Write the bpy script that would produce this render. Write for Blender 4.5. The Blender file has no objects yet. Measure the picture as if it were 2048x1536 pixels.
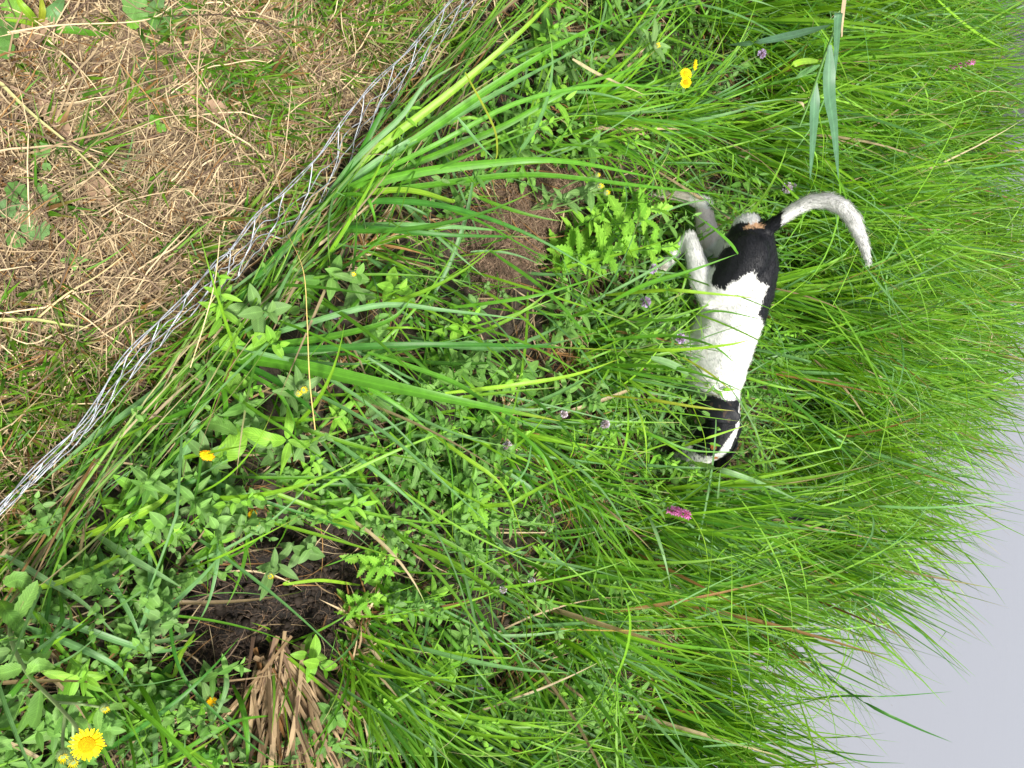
import bpy, bmesh, math
import numpy as np
from mathutils import Vector, Matrix, noise as mnoise
R = math.radians
rng = np.random.default_rng(7)
scene = bpy.context.scene
COL = scene.collection

# ------------------------------------------------------------------ camera
CAM_H = 1.55
PITCH = 53.0
cam_d = bpy.data.cameras.new('camera')
cam = bpy.data.objects.new('camera', cam_d)
COL.objects.link(cam)
cp, sp = math.cos(R(PITCH)), math.sin(R(PITCH))
fwd = Vector((0, cp, -sp)); upv = Vector((0, sp, cp)); left = Vector((-1, 0, 0))
cam.matrix_world = Matrix(((upv.x, left.x, -fwd.x, 0), (upv.y, left.y, -fwd.y, 0),
                           (upv.z, left.z, -fwd.z, CAM_H), (0, 0, 0, 1)))
cam_d.sensor_width = 36; cam_d.lens = 27.05
cam_d.clip_start = 0.05; cam_d.clip_end = 800
scene.camera = cam

# ------------------------------------------------------------------ light
SUN_EL, SUN_AZ = R(64), R(118)         # azimuth measured from +Y (away from viewer) towards +X
world = bpy.data.worlds.new('World'); scene.world = world; world.use_nodes = True
wn = world.node_tree; bg = wn.nodes['Background']
sky = wn.nodes.new('ShaderNodeTexSky'); sky.sky_type = 'NISHITA'; sky.sun_disc = False
sky.sun_elevation = SUN_EL; sky.sun_rotation = SUN_AZ; sky.dust_density = 2.5
hs = wn.nodes.new('ShaderNodeHueSaturation'); hs.inputs['Saturation'].default_value = 0.35
wn.links.new(sky.outputs[0], hs.inputs['Color']); wn.links.new(hs.outputs[0], bg.inputs[0])
bg.inputs[1].default_value = 0.105
sun_d = bpy.data.lights.new('sun', 'SUN'); sun_d.energy = 3.3; sun_d.angle = R(10)
sun_d.color = (1.0, 0.96, 0.88)
sun = bpy.data.objects.new('sun', sun_d); COL.objects.link(sun)
sdir = Vector((math.sin(SUN_AZ)*math.cos(SUN_EL), math.cos(SUN_AZ)*math.cos(SUN_EL), math.sin(SUN_EL)))
sun.rotation_euler = sdir.to_track_quat('Z', 'Y').to_euler()
scene.view_settings.view_transform = 'Standard'
scene.view_settings.look = 'None'
scene.view_settings.gamma = 1
scene.view_settings.exposure = 1.0
scene.cycles.max_bounces = 6
scene.cycles.diffuse_bounces = 3
scene.cycles.transmission_bounces = 3

# ------------------------------------------------------------------ place helpers
def ray(px, py):
    a = (px-1024)/1539.0; b = (py-768)/1539.0
    return fwd + a*upv + b*Vector((1, 0, 0))
def pz(px, py, z=0.0):
    d = ray(px, py); t = (z-CAM_H)/d.z
    return np.array((d.x*t, d.y*t, z))
def pY(px, py, Y):
    d = ray(px, py); t = Y/d.y
    return np.array((d.x*t, Y, CAM_H+d.z*t))
def ss(e0, e1, x):
    t = np.clip((x-e0)/(e1-e0), 0, 1); return t*t*(3-2*t)
def _h(ix, iy):
    v = np.sin(ix*127.1+iy*311.7)*43758.5453
    return v-np.floor(v)
def vnoise(x, y):
    ix, iy = np.floor(x), np.floor(y); fx, fy = x-ix, y-iy
    fx = fx*fx*(3-2*fx); fy = fy*fy*(3-2*fy)
    return ((_h(ix, iy)*(1-fx)+_h(ix+1, iy)*fx)*(1-fy)+(_h(ix, iy+1)*(1-fx)+_h(ix+1, iy+1)*fx)*fy)-0.5
WLX = np.array([-8, -2.2, -1.5, -1, -.5, 0, .41, .81, 1.2, 1.6, 8.0])
WLY = np.array([3.6, 3.3, 3.2, 3.35, 3.3, 2.85, 2.35, 2.0, 1.6, 1.25, -5.0])
def wl(x): return np.interp(x, WLX, WLY)
def sfence(x, y):     # signed distance from the fence line, + towards the pond
    return (y-(0.09+(0.2-x)*0.8125))/1.2885
PEAT = (0.465, 0.55); MOUND = (-0.40, 1.18)
def peat_mask(x, y):
    n = vnoise(x*14+3, y*14)*0.5
    d = np.sqrt(((x-PEAT[0])/0.19)**2+((y-PEAT[1])/0.215)**2)+n
    return 1-ss(0.75, 1.15, d)
def mound_mask(x, y):
    dx, dy = x-MOUND[0], y-MOUND[1]
    u = dx*(-.72)+dy*.69; v = dx*.69+dy*.72
    n = vnoise(x*12+9, y*12+4)*0.5
    return 1-ss(0.7, 1.1, np.sqrt((u/.23)**2+(v/.10)**2)+n)
def zg(x, y):
    x = np.asarray(x, float); y = np.asarray(y, float)
    d = wl(x)-y
    z = -0.12*(1-ss(0.0, 0.9, d))
    z = z-0.35*ss(0.0, 1.6, -d)
    far = np.exp(-((x/6)**2+((y-2)/6)**2))
    z = z+(0.03*vnoise(x*3, y*3)+0.022*vnoise(x*11, y*11)+0.008*vnoise(x*37, y*37))*far
    z = z-0.035*peat_mask(x, y)*(1+1.2*vnoise(x*30, y*30))
    z = z+0.05*mound_mask(x, y)*(1+0.8*vnoise(x*26, y*26))
    return z
def on_ground(px, py):
    z = 0.0
    for _ in range(6):
        p = pz(px, py, z); z = float(zg(p[0], p[1]))
    return pz(px, py, z)

# ------------------------------------------------------------------ mesh builder
class MB:
    def __init__(s):
        s.v = []; s.f = []; s.c = []; s.a = []; s.n = 0
    def add(s, v, f, c, a):
        s.v.append(np.asarray(v, np.float32).reshape(-1, 3)); s.f.append(np.asarray(f, np.int64).reshape(-1, 4)+s.n)
        s.c.append(np.asarray(c, np.float32).reshape(-1, 3)); s.a.append(np.asarray(a, np.float32).reshape(-1, 3))
        s.n += len(s.v[-1])
    def build(s, name, mat, parent=None, loc=None):
        v = np.concatenate(s.v); f = np.concatenate(s.f); c = np.concatenate(s.c); a = np.concatenate(s.a)
        if loc is not None: v = v-np.asarray(loc, np.float32)
        me = bpy.data.meshes.new(name)
        me.vertices.add(len(v)); me.vertices.foreach_set('co', v.ravel())
        me.loops.add(len(f)*4); me.loops.foreach_set('vertex_index', f.ravel().astype(np.int32))
        me.polygons.add(len(f)); me.polygons.foreach_set('loop_start', np.arange(0, len(f)*4, 4, dtype=np.int32))
        me.polygons.foreach_set('use_smooth', np.ones(len(f), dtype=bool))
        at = me.attributes.new('tint', 'FLOAT_COLOR', 'POINT')
        at.data.foreach_set('color', np.concatenate([c, np.ones((len(c), 1), np.float32)], 1).ravel())
        at = me.attributes.new('strip', 'FLOAT_VECTOR', 'POINT'); at.data.foreach_set('vector', a.ravel())
        me.update(calc_edges=True); me.validate()
        me.materials.append(mat)
        o = bpy.data.objects.new(name, me); COL.objects.link(o)
        if parent: o.parent = parent
        elif loc is not None: o.location = loc
        return o
def tag(o, label=None, cat=None, group=None, kind=None):
    if label: o['label'] = label
    if cat: o['category'] = cat
    if group: o['group'] = group
    if kind: o['kind'] = kind
    return o
def root(name, p, label, cat, group=None):
    o = bpy.data.objects.new(name, None); COL.objects.link(o); o.location = [float(k) for k in p]
    o.empty_display_size = 0.05
    return tag(o, label, cat, group)

def norm(a): return a/np.maximum(np.linalg.norm(a, axis=-1, keepdims=True), 1e-9)
def strip(mb, C, w, side, keel=0.25, col=None, rnd=None):
    """C (N,K,3) centre lines, w (N,K) widths, side (N,K,3) unit; V-shaped cross section of three verts."""
    N, K, _ = C.shape
    T = norm(np.gradient(C, axis=1)); nr = norm(np.cross(T, side))
    nr = nr*np.where(nr[..., 2:3] < 0, -1, 1)
    h = (w/2)[..., None]
    V = np.stack([C-side*h+nr*h*keel, C-nr*h*keel*0.3, C+side*h+nr*h*keel], 2)
    base = (np.arange(N)*K*3)[:, None]+(np.arange(K-1)*3)[None, :]
    F = np.stack([np.stack([base, base+1, base+4, base+3], -1), np.stack([base+1, base+2, base+5, base+4], -1)], 2)
    t = np.linspace(0, 1, K)
    A = np.zeros((N, K, 3, 3)); A[..., 0] = np.array([-1, 0, 1])[None, None, :]; A[..., 1] = t[None, :, None]
    A[..., 2] = (rng.random(N) if rnd is None else rnd)[:, None, None]
    Cc = np.broadcast_to(col[:, :, None, :], (N, K, 3, 3))
    mb.add(V, F, Cc, A)

def blade_profile(t, cut=0.0):
    return np.clip(np.minimum(0.55+t*3, 1.0)*np.clip((1-t)/0.55, 0, 1)**0.75, 0.03, 1)
def leaf_profile(t, fat=0.75):
    return np.maximum(np.sin(np.pi*np.clip(t, 0, 1)**fat)**0.8, 0.04)

def grow(mb, base, az, th0, bend, L, W, col, tipcol, K=8, prof=None, keel=0.3, drift=0.0, twist=0.0, power=1.5,
         tipstart=0.8, clear=0.004, serr=0.0, kink=None, ground=True, wob=0.0):
    """free-growing ribbons. th = angle from vertical, bend = extra angle gained along the length."""
    N = len(base); t = np.linspace(0, 1, K)[None, :]
    az = np.asarray(az)[:, None]; th = np.asarray(th0)[:, None]+np.asarray(bend)[:, None]*t**power
    if kink is not None:
        kp, ka = kink
        th = th+np.where(t > kp[:, None], ka[:, None], 0)
    azk = az+np.broadcast_to(np.asarray(drift), (N,))[:, None]*t
    if wob > 0: azk = azk+wob*np.sin(t*9+rng.random(N)[:, None]*6)
    d = np.stack([np.sin(th)*np.cos(azk), np.sin(th)*np.sin(azk), np.cos(th)+0*azk], -1)
    ds = (np.asarray(L)/(K-1))[:, None, None]
    C = base[:, None, :]+np.concatenate([np.zeros((N, 1, 3)), np.cumsum(d[:, :-1]*ds, 1)], 1)
    if ground:
        g = zg(C[..., 0], C[..., 1])+clear*(1+rng.random(N)[:, None])
        C[..., 2] = np.where(t > 0, np.maximum(C[..., 2], g), C[..., 2])
    s = np.stack([-np.sin(azk), np.cos(azk), 0*azk], -1); n = np.cross(d, s)
    tw = np.broadcast_to(np.asarray(twist), (N,))[:, None, None]*t[..., None]
    side = norm(s*np.cos(tw)+n*np.sin(tw))
    p = (blade_profile if prof is None else prof)(t)*np.ones((N, 1))
    if serr > 0:
        p = p*np.where(np.arange(K) % 2 == 0, 1-serr, 1.0)[None, :]; p[:, -1] = 0.03
    m = ss(tipstart, 1.0, t)[..., None]
    cc = col[:, None, :]*(1-m)+tipcol[:, None, :]*m
    Wk = p*np.asarray(W)[:, None]
    if N > 5:      # thin the growth trodden down before the muzzle and on the wet mud
        x, y, z = C[..., 0], C[..., 1], C[..., 2]
        a = ((np.abs(z-(1.55-.85*y)) < .08) & (y > 1.25) & (y < 1.77) & (x > .05) & (x < .20)).any(1)
        b = ((x > .62) & (x < .98) & (y > 1.3) & (y < 1.95) & (z > .06)).any(1)
        q = rng.random(N); keep = ~((a & (q < .82)) | (b & (q < .62)))
        C, Wk, side, cc = C[keep], Wk[keep], side[keep], cc[keep]
        if len(C) == 0: return C
    strip(mb, C, Wk, side, keel, cc)
    return C

def catmull(P, K):
    P = np.asarray(P, float)
    if len(P) == 2: return P[0]+(P[1]-P[0])*np.linspace(0, 1, K)[:, None]
    Q = np.vstack([2*P[0]-P[1], P, 2*P[-1]-P[-2]]); n = len(P)-1
    s = np.linspace(0, n-1e-6, K); i = s.astype(int); t = (s-i)[:, None]
    a, b, c, d = Q[i], Q[i+1], Q[i+2], Q[i+3]
    return 0.5*((2*b)+(-a+c)*t+(2*a-5*b+4*c-d)*t*t+(-a+3*b-3*c+d)*t**3)
def hero(mb, pts, W, col, tip=None, roll=0.0, K=22, prof=None, keel=0.3, tipstart=0.85, serr=0.0):
    """one ribbon through given points (px, py, height above the water datum)."""
    C = catmull([pz(*p) for p in pts], K)
    C[:, 2] = np.maximum(C[:, 2], zg(C[:, 0], C[:, 1])+0.004)
    C = C[None]
    T = norm(np.gradient(C, axis=1))
    s = norm(np.cross(T, np.array([0, 0.12, 1.0])[None, None, :])); n = np.cross(T, s)
    r = roll+0.25*np.sin(np.linspace(0, 3, K)+rng.random()*6)[None, :, None]
    side = norm(s*np.cos(r)+n*np.sin(r))
    t = np.linspace(0, 1, K)[None]
    p = (blade_profile if prof is None else prof)(t)
    if serr > 0: p = p*np.where(np.arange(K) % 2 == 0, 1-serr, 1.0)[None]; p[:, -1] = 0.03
    col = np.asarray(col, float); tip = col if tip is None else np.asarray(tip, float)
    m = ss(tipstart, 1.0, t)[..., None]
    strip(mb, C, p*W, side, keel, col[None, None]*(1-m)+tip[None, None]*m)
    return C[0]
def tube(mb, P, r, col, n=6, K=None):
    P = np.asarray(P, float)
    if K: P = catmull(P, K)
    k = len(P); r = np.interp(np.linspace(0, 1, k), np.linspace(0, 1, len(np.atleast_1d(r))), np.atleast_1d(r))
    T = norm(np.gradient(P, axis=0)); ref = np.array([0.3, 0.2, 1.0]) if abs(T[0][2]) < 0.9 else np.array([1.0, 0.1, 0])
    s = norm(np.cross(T, ref)); u = np.cross(T, s)
    an = np.linspace(0, 2*np.pi, n, endpoint=False)
    V = P[:, None]+r[:, None, None]*(s[:, None]*np.cos(an)[None, :, None]+u[:, None]*np.sin(an)[None, :, None])
    i = np.arange(k-1)[:, None]*n; j = np.arange(n)[None]; j2 = (j+1) % n
    F = np.stack([i+j, i+j2, i+n+j2, i+n+j], -1)
    c = np.asarray(col, float)
    c = np.broadcast_to(c if c.ndim == 1 else np.repeat(c[:, None], n, 1), V.shape)
    A = np.zeros(V.shape); A[..., 1] = np.linspace(0, 1, k)[:, None]; A[..., 2] = rng.random()
    mb.add(V, F, c, A)
def ball(mb, c, r, col, nu=10, nv=7, zs=1.0):
    a = np.linspace(0, 2*np.pi, nu, endpoint=False); b = np.linspace(0.02, np.pi-0.02, nv)
    V = np.stack([np.outer(np.sin(b), np.cos(a)), np.outer(np.sin(b), np.sin(a)), np.outer(np.cos(b), np.ones(nu))*zs], -1)*r+np.asarray(c)
    i = np.arange(nv-1)[:, None]*nu; j = np.arange(nu)[None]; j2 = (j+1) % nu
    F = np.stack([i+j, i+nu+j, i+nu+j2, i+j2], -1)
    mb.add(V, F, np.broadcast_to(np.asarray(col, float), V.shape), np.zeros(V.shape))

# ------------------------------------------------------------------ materials
def new_mat(name):
    m = bpy.data.materials.new(name); m.use_nodes = True
    nt = m.node_tree; return m, nt, nt.nodes['Principled BSDF'], nt.nodes['Material Output']
def N_(nt, t, **kw):
    n = nt.nodes.new(t)
    for k, v in kw.items(): setattr(n, k, v)
    return n
def math_(nt, op, a, b=None, c=None):
    n = nt.nodes.new('ShaderNodeMath'); n.operation = op
    for i, x in enumerate((a, b, c)):
        if x is None: continue
        if isinstance(x, (int, float)): n.inputs[i].default_value = x
        else: nt.links.new(x, n.inputs[i])
    return n.outputs[0]
def plant_mat(name, rough=0.5, transl=0.35, veins='blade', spec=0.35, gloss_noise=True):
    m, nt, bs, out = new_mat(name); L = nt.links.new
    at = N_(nt, 'ShaderNodeAttribute', attribute_name='tint'); st = N_(nt, 'ShaderNodeAttribute', attribute_name='strip')
    sep = N_(nt, 'ShaderNodeSeparateXYZ'); L(st.outputs['Vector'], sep.inputs[0])
    u, v, r = sep.outputs
    if veins == 'blade':
        w = math_(nt, 'SINE', math_(nt, 'MULTIPLY', u, 26.0)); w = math_(nt, 'MULTIPLY_ADD', w, 0.07, 1.0)
        mid = math_(nt, 'SUBTRACT', 1.0, math_(nt, 'ABSOLUTE', u)); mid = math_(nt, 'POWER', mid, 10.0)
        fac = math_(nt, 'MULTIPLY_ADD', mid, 0.45, w)
    elif veins == 'leaf':
        au = math_(nt, 'ABSOLUTE', u)
        ph = math_(nt, 'SUBTRACT', math_(nt, 'MULTIPLY', v, 46.0), math_(nt, 'MULTIPLY', au, 9.0))
        w = math_(nt, 'POWER', math_(nt, 'ABSOLUTE', math_(nt, 'SINE', ph)), 5.0)
        fac = math_(nt, 'MULTIPLY_ADD', w, -0.22, 1.05)
        mid = math_(nt, 'POWER', math_(nt, 'SUBTRACT', 1.0, au), 12.0)
        fac = math_(nt, 'MULTIPLY_ADD', mid, 0.45, fac)
    else: fac = None
    geo = N_(nt, 'ShaderNodeNewGeometry'); nz = N_(nt, 'ShaderNodeTexNoise'); nz.inputs['Scale'].default_value = 55.0
    nz.inputs['Detail'].default_value = 3.0
    L(geo.outputs['Position'], nz.inputs['Vector'])
    blot = math_(nt, 'MULTIPLY_ADD', nz.outputs['Fac'], 0.7, 0.65)
    f = blot if fac is None else math_(nt, 'MULTIPLY', blot, fac)
    mul = N_(nt, 'ShaderNodeVectorMath', operation='SCALE'); L(at.outputs['Color'], mul.inputs[0]); L(f, mul.inputs['Scale'])
    L(mul.outputs[0], bs.inputs['Base Color'])
    bs.inputs['Roughness'].default_value = rough; bs.inputs['Specular IOR Level'].default_value = spec
    if fac is not None:
        bp = N_(nt, 'ShaderNodeBump'); bp.inputs['Strength'].default_value = 0.5; bp.inputs['Distance'].default_value = 0.0006
        L(fac, bp.inputs['Height']); L(bp.outputs[0], bs.inputs['Normal'])
    if transl > 0:
        tr = N_(nt, 'ShaderNodeBsdfTranslucent'); tc = N_(nt, 'ShaderNodeVectorMath', operation='MULTIPLY')
        L(mul.outputs[0], tc.inputs[0]); tc.inputs[1].default_value = (1.5, 1.35, 0.5); L(tc.outputs[0], tr.inputs['Color'])
        mx = N_(nt, 'ShaderNodeMixShader'); mx.inputs[0].default_value = transl
        L(bs.outputs[0], mx.inputs[1]); L(tr.outputs[0], mx.inputs[2]); L(mx.outputs[0], out.inputs[0])
    return m
M_BLADE = plant_mat('sedge_blade', 0.42, 0.35, 'blade', 0.4)
M_LEAF = plant_mat('herb_leaf', 0.55, 0.3, 'leaf', 0.3)
M_STRAW = plant_mat('dry_straw', 0.75, 0.1, None, 0.2)
M_STEM = plant_mat('green_stem', 0.55, 0.0, None, 0.3)
M_PETAL = plant_mat('petal', 0.6, 0.3, None, 0.2)

def wire_mat():
    m, nt, bs, out = new_mat('galvanised_wire'); L = nt.links.new
    geo = N_(nt, 'ShaderNodeNewGeometry'); nz = N_(nt, 'ShaderNodeTexNoise'); nz.inputs['Scale'].default_value = 60
    L(geo.outputs['Position'], nz.inputs['Vector'])
    cr = N_(nt, 'ShaderNodeValToRGB'); cr.color_ramp.elements[0].position = 0.35; cr.color_ramp.elements[0].color = (.22, .23, .25, 1)
    cr.color_ramp.elements[1].position = 0.6; cr.color_ramp.elements[1].color = (.47, .50, .56, 1)
    L(nz.outputs['Fac'], cr.inputs[0]); L(cr.outputs[0], bs.inputs['Base Color'])
    bs.inputs['Metallic'].default_value = 0.35; bs.inputs['Roughness'].default_value = 0.38
    return m
M_WIRE = wire_mat()

# ------------------------------------------------------------------ the ground
def axis(a0, a1, step, far):
    core = np.arange(a0, a1+1e-6, step); out = []; g = step; p = a1
    while p < far: g *= 1.35; p += g; out.append(p)
    lo = []; g = step; p = a0
    while p > -far: g *= 1.35; p -= g; lo.append(p)
    return np.array(lo[::-1]+list(core)+out)
def terrain():
    X = axis(-2.4, 2.2, 0.0125, 300); Y = axis(-0.4, 4.4, 0.0125, 300)
    gx, gy = np.meshgrid(X, Y, indexing='xy'); z = zg(gx, gy)
    nx, ny = len(X), len(Y)
    V = np.stack([gx, gy, z], -1)
    i = (np.arange(ny-1)[:, None]*nx+np.arange(nx-1)[None])
    F = np.stack([i, i+1, i+nx+1, i+nx], -1)
    sf = sfence(gx, gy); hay = 1-ss(-0.06, 0.10, sf+0.1*vnoise(gx*8, gy*8))
    pe = peat_mask(gx, gy); mo = mound_mask(gx, gy); wet = ss(-0.45, -0.1, gy-wl(gx))
    base = np.array([.055, .042, .028]); cb = np.broadcast_to(base, V.shape).copy()
    for mask, c in ((hay, (.17, .12, .075)), (wet, (.035, .033, .033)), (mo, (.105, .072, .05)), (pe, (.018, .013, .010))):
        cb = cb*(1-mask[..., None])+np.array(c)*mask[..., None]
    mb = MB(); A = np.zeros(V.shape); A[..., 0] = wet; A[..., 1] = pe; A[..., 2] = mo
    mb.add(V, F, cb, A)
    m, nt, bs, out = new_mat('bank_soil'); L = nt.links.new
    at = N_(nt, 'ShaderNodeAttribute', attribute_name='tint'); st = N_(nt, 'ShaderNodeAttribute', attribute_name='strip')
    sep = N_(nt, 'ShaderNodeSeparateXYZ'); L(st.outputs['Vector'], sep.inputs[0])
    geo = N_(nt, 'ShaderNodeNewGeometry')
    nz = N_(nt, 'ShaderNodeTexNoise'); nz.inputs['Scale'].default_value = 70; nz.inputs['Detail'].default_value = 8; nz.inputs['Roughness'].default_value = 0.7
    n2 = N_(nt, 'ShaderNodeTexVoronoi'); n2.inputs['Scale'].default_value = 130
    L(geo.outputs['Position'], nz.inputs['Vector']); L(geo.outputs['Position'], n2.inputs['Vector'])
    f = math_(nt, 'MULTIPLY_ADD', nz.outputs['Fac'], 2.2, -0.2)
    f = math_(nt, 'MAXIMUM', f, 0.25)
    mul = N_(nt, 'ShaderNodeVectorMath', operation='SCALE'); L(at.outputs['Color'], mul.inputs[0]); L(f, mul.inputs['Scale'])
    L(mul.outputs[0], bs.inputs['Base Color'])
    L(math_(nt, 'MULTIPLY_ADD', sep.outputs[0], -0.62, 0.92), bs.inputs['Roughness'])
    hgt = math_(nt, 'ADD', nz.outputs['Fac'], math_(nt, 'MULTIPLY', n2.outputs['Distance'], 0.35))
    bp = N_(nt, 'ShaderNodeBump'); bp.inputs['Strength'].default_value = 0.9; bp.inputs['Distance'].default_value = 0.012
    L(hgt, bp.inputs['Height']); L(bp.outputs[0], bs.inputs['Normal'])
    o = mb.build('bank_ground', m); tag(o, kind='structure')
terrain()

def water():
    me = bpy.data.meshes.new('pond_water'); bm = bmesh.new()
    vs = [bm.verts.new((x, y, -0.105)) for x, y in ((-90, -90), (90, -90), (90, 130), (-90, 130))]
    bm.faces.new(vs); bm.to_mesh(me); bm.free()
    m, nt, bs, out = new_mat('still_pond_water'); L = nt.links.new
    bs.inputs['Base Color'].default_value = (.36, .38, .44, 1); bs.inputs['Roughness'].default_value = 0.06
    bs.inputs['IOR'].default_value = 1.45; bs.inputs['Specular IOR Level'].default_value = 0.6
    geo = N_(nt, 'ShaderNodeNewGeometry'); mp = N_(nt, 'ShaderNodeMapping'); mp.inputs['Rotation'].default_value = (0, 0, R(25)); mp.inputs['Scale'].default_value = (1.0, 3.0, 1)
    nz = N_(nt, 'ShaderNodeTexNoise'); nz.inputs['Scale'].default_value = 3.0; nz.inputs['Detail'].default_value = 3
    L(geo.outputs['Position'], mp.inputs[0]); L(mp.outputs[0], nz.inputs['Vector'])
    bp = N_(nt, 'ShaderNodeBump'); bp.inputs['Strength'].default_value = 0.12; bp.inputs['Distance'].default_value = 0.02
    L(nz.outputs['Fac'], bp.inputs['Height']); L(bp.outputs[0], bs.inputs['Normal'])
    # base colour: dark in the shallows, pale murk and painted-in sky reflection further out
    sep = N_(nt, 'ShaderNodeSeparateXYZ'); L(geo.outputs['Position'], sep.inputs[0])
    k = math_(nt, 'ADD', math_(nt, 'MULTIPLY', sep.outputs[0], 1.15), sep.outputs[1])
    k = math_(nt, 'ADD', k, math_(nt, 'MULTIPLY', nz.outputs['Fac'], 0.5))
    mr = N_(nt, 'ShaderNodeMapRange'); mr.inputs['From Min'].default_value = 3.15; mr.inputs['From Max'].default_value = 3.9
    L(k, mr.inputs['Value'])
    mx = N_(nt, 'ShaderNodeMix', data_type='RGBA'); L(mr.outputs[0], mx.inputs[0])
    mx.inputs[6].default_value = (.03, .028, .025, 1); mx.inputs[7].default_value = (.205, .213, .24, 1)
    L(mx.outputs[2], bs.inputs['Base Color'])
    me.materials.append(m)
    o = bpy.data.objects.new('pond_water', me); COL.objects.link(o); tag(o, kind='structure')
water()

# ------------------------------------------------------------------ colours
def greens(n, kind='sedge'):
    t = rng.random((n, 1))
    if kind == 'sedge': a, b = np.array([.085, .25, .014]), np.array([.20, .40, .022])
    elif kind == 'blue': a, b = np.array([.10, .25, .07]), np.array([.17, .33, .12])
    elif kind == 'deep': a, b = np.array([.045, .16, .012]), np.array([.09, .25, .018])
    elif kind == 'lime': a, b = np.array([.15, .36, .03]), np.array([.22, .43, .045])
    elif kind == 'mint': a, b = np.array([.09, .22, .035]), np.array([.17, .33, .07])
    elif kind == 'grey': a, b = np.array([.12, .24, .06]), np.array([.17, .30, .09])
    elif kind == 'straw': a, b = np.array([.23, .16, .085]), np.array([.60, .47, .29])
    elif kind == 'rust': a, b = np.array([.14, .07, .025]), np.array([.34, .19, .07])
    elif kind == 'root': a, b = np.array([.10, .065, .045]), np.array([.26, .18, .12])
    c = a*(1-t)+b*t
    return c*(0.85+0.3*rng.random((n, 1)))
def pick(n, spec):
    """mix of colour kinds: spec = [(kind, weight)]"""
    ks = rng.choice(len(spec), n, p=np.array([w for _, w in spec])/sum(w for _, w in spec))
    out = np.zeros((n, 3))
    for i, (k, _) in enumerate(spec):
        m = ks == i; out[m] = greens(int(m.sum()), k)
    return out
TIPS = [('sedge', .74), ('straw', .16), ('rust', .10)]
SEDGE = [('sedge', .60), ('blue', .12), ('deep', .15), ('lime', .09), ('straw', .025), ('rust', .015)]

def scatter(n, x0, x1, y0, y1, dens):
    out = np.zeros((0, 2))
    while len(out) < n:
        p = np.stack([rng.uniform(x0, x1, n*3), rng.uniform(y0, y1, n*3)], 1)
        k = rng.random(n*3) < dens(p[:, 0], p[:, 1])
        out = np.vstack([out, p[k]])
    out = out[:n]
    return np.concatenate([out, zg(out[:, 0], out[:, 1])[:, None]], 1)
def inview(x, y, pad=0.3):
    # what the photograph could see, with a generous margin
    depth = y*cp+CAM_H*sp
    return (np.abs(x) < depth*0.5+pad)

# ------------------------------------------------------------------ dry mown verge
def hay():
    mb = MB()
    d = lambda x, y: np.clip((1-ss(-0.02, 0.07, sfence(x, y)+0.08*vnoise(x*9, y*9))), 0, 1)*inview(x, y, .35)*np.clip(0.12+1.15*np.clip(vnoise(x*9, y*9)+.5, 0, 1)+.6*vnoise(x*22, y*22), .04, 1)
    for n, l0, l1, w, zz in ((15000, .02, .06, .0020, .018), (13000, .05, .14, .0014, .03), (700, .12, .30, .0022, .035)):
        p = scatter(n, -1.6, .9, -.35, 1.6, d)
        p[:, 2] += rng.random(n)*zz
        az = rng.random(n)*2*np.pi
        sel = rng.random(n) < 0.35; az[sel] = rng.normal(2.45, .35, sel.sum())
        col = pick(n, [('straw', .66), ('rust', .10), ('root', .24)])*rng.choice([.95, 1.2, .5], (n, 1), p=[.55, .2, .25])
        grow(mb, p, az, rng.normal(1.5, .16, n), rng.normal(0.05, .25, n), rng.uniform(l0, l1, n), w*rng.uniform(.5, 1.6, n), col, col*1.1,
             K=6, prof=lambda t: np.where(t < 1, 1.0, .3), keel=.3, drift=rng.normal(0, .7, n), twist=rng.normal(0, 1.2, n), clear=.0015, wob=.12)
    # broken chaff
    n = 9000
    p = scatter(n, -1.6, .9, -.35, 1.6, d); p[:, 2] += rng.random(n)*.012
    col = pick(n, [('straw', .6), ('root', .4)])
    grow(mb, p, rng.random(n)*6.3, rng.normal(1.5, .3, n), rng.normal(0, .4, n), rng.uniform(.008, .022, n), rng.uniform(.0015, .005, n), col, col, K=4,
         prof=lambda t: np.where(t < 1, 1.0, .3), keel=.2, clear=.001)
    tag(mb.build('mown_hay', M_STRAW), 'pale dry mown grass and straw covering the verge beside the wire netting', 'dry grass', kind='stuff')
    # tufts of short green stubble inside the hay
    mb = MB(); nt_ = 850
    dt = lambda x, y: (1-ss(-0.03, 0.10, sfence(x, y)))*inview(x, y, .3)*(0.07+.9*ss(-.48, -.04, sfence(x, y)))*np.clip(.4+1.5*vnoise(x*5+2, y*5), .05, 1)
    c = scatter(nt_, -1.6, .8, -.3, 1.6, dt); k = 12; n = nt_*k
    p = np.repeat(c, k, 0)+np.concatenate([rng.normal(0, .009, (n, 2)), np.zeros((n, 1))], 1)
    tz = np.repeat(rng.normal(.6, 1.1, nt_), k)
    L = np.repeat(rng.uniform(.03, .10, nt_), k)*rng.uniform(.5, 1.3, n)
    col = pick(n, [('sedge', .45), ('deep', .3), ('lime', .1), ('rust', .15)])*0.7
    grow(mb, p, tz+rng.normal(0, .6, n), rng.uniform(.4, 1.35, n), rng.normal(.2, .3, n), L, rng.uniform(.0035, .0075, n), col,
         pick(n, [('sedge', .5), ('straw', .3), ('rust', .2)]), K=5, keel=.25, tipstart=.55, twist=rng.normal(0, .8, n))
    n = 900; p = scatter(n, -1.6, .8, -.3, 1.6, lambda x, y: dt(x, y))
    grow(mb, p, rng.normal(2.3, 1.2, n), rng.uniform(1.0, 1.5, n), rng.normal(.1, .2, n), rng.uniform(.06, .16, n), rng.uniform(.002, .005, n), pick(n, SEDGE)*.85, pick(n, TIPS), K=8, drift=rng.normal(0, .5, n))
    tag(mb.build('short_grass', M_BLADE), 'short cut green grass stubble growing through the dry straw', 'grass', kind='stuff')
hay()

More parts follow.
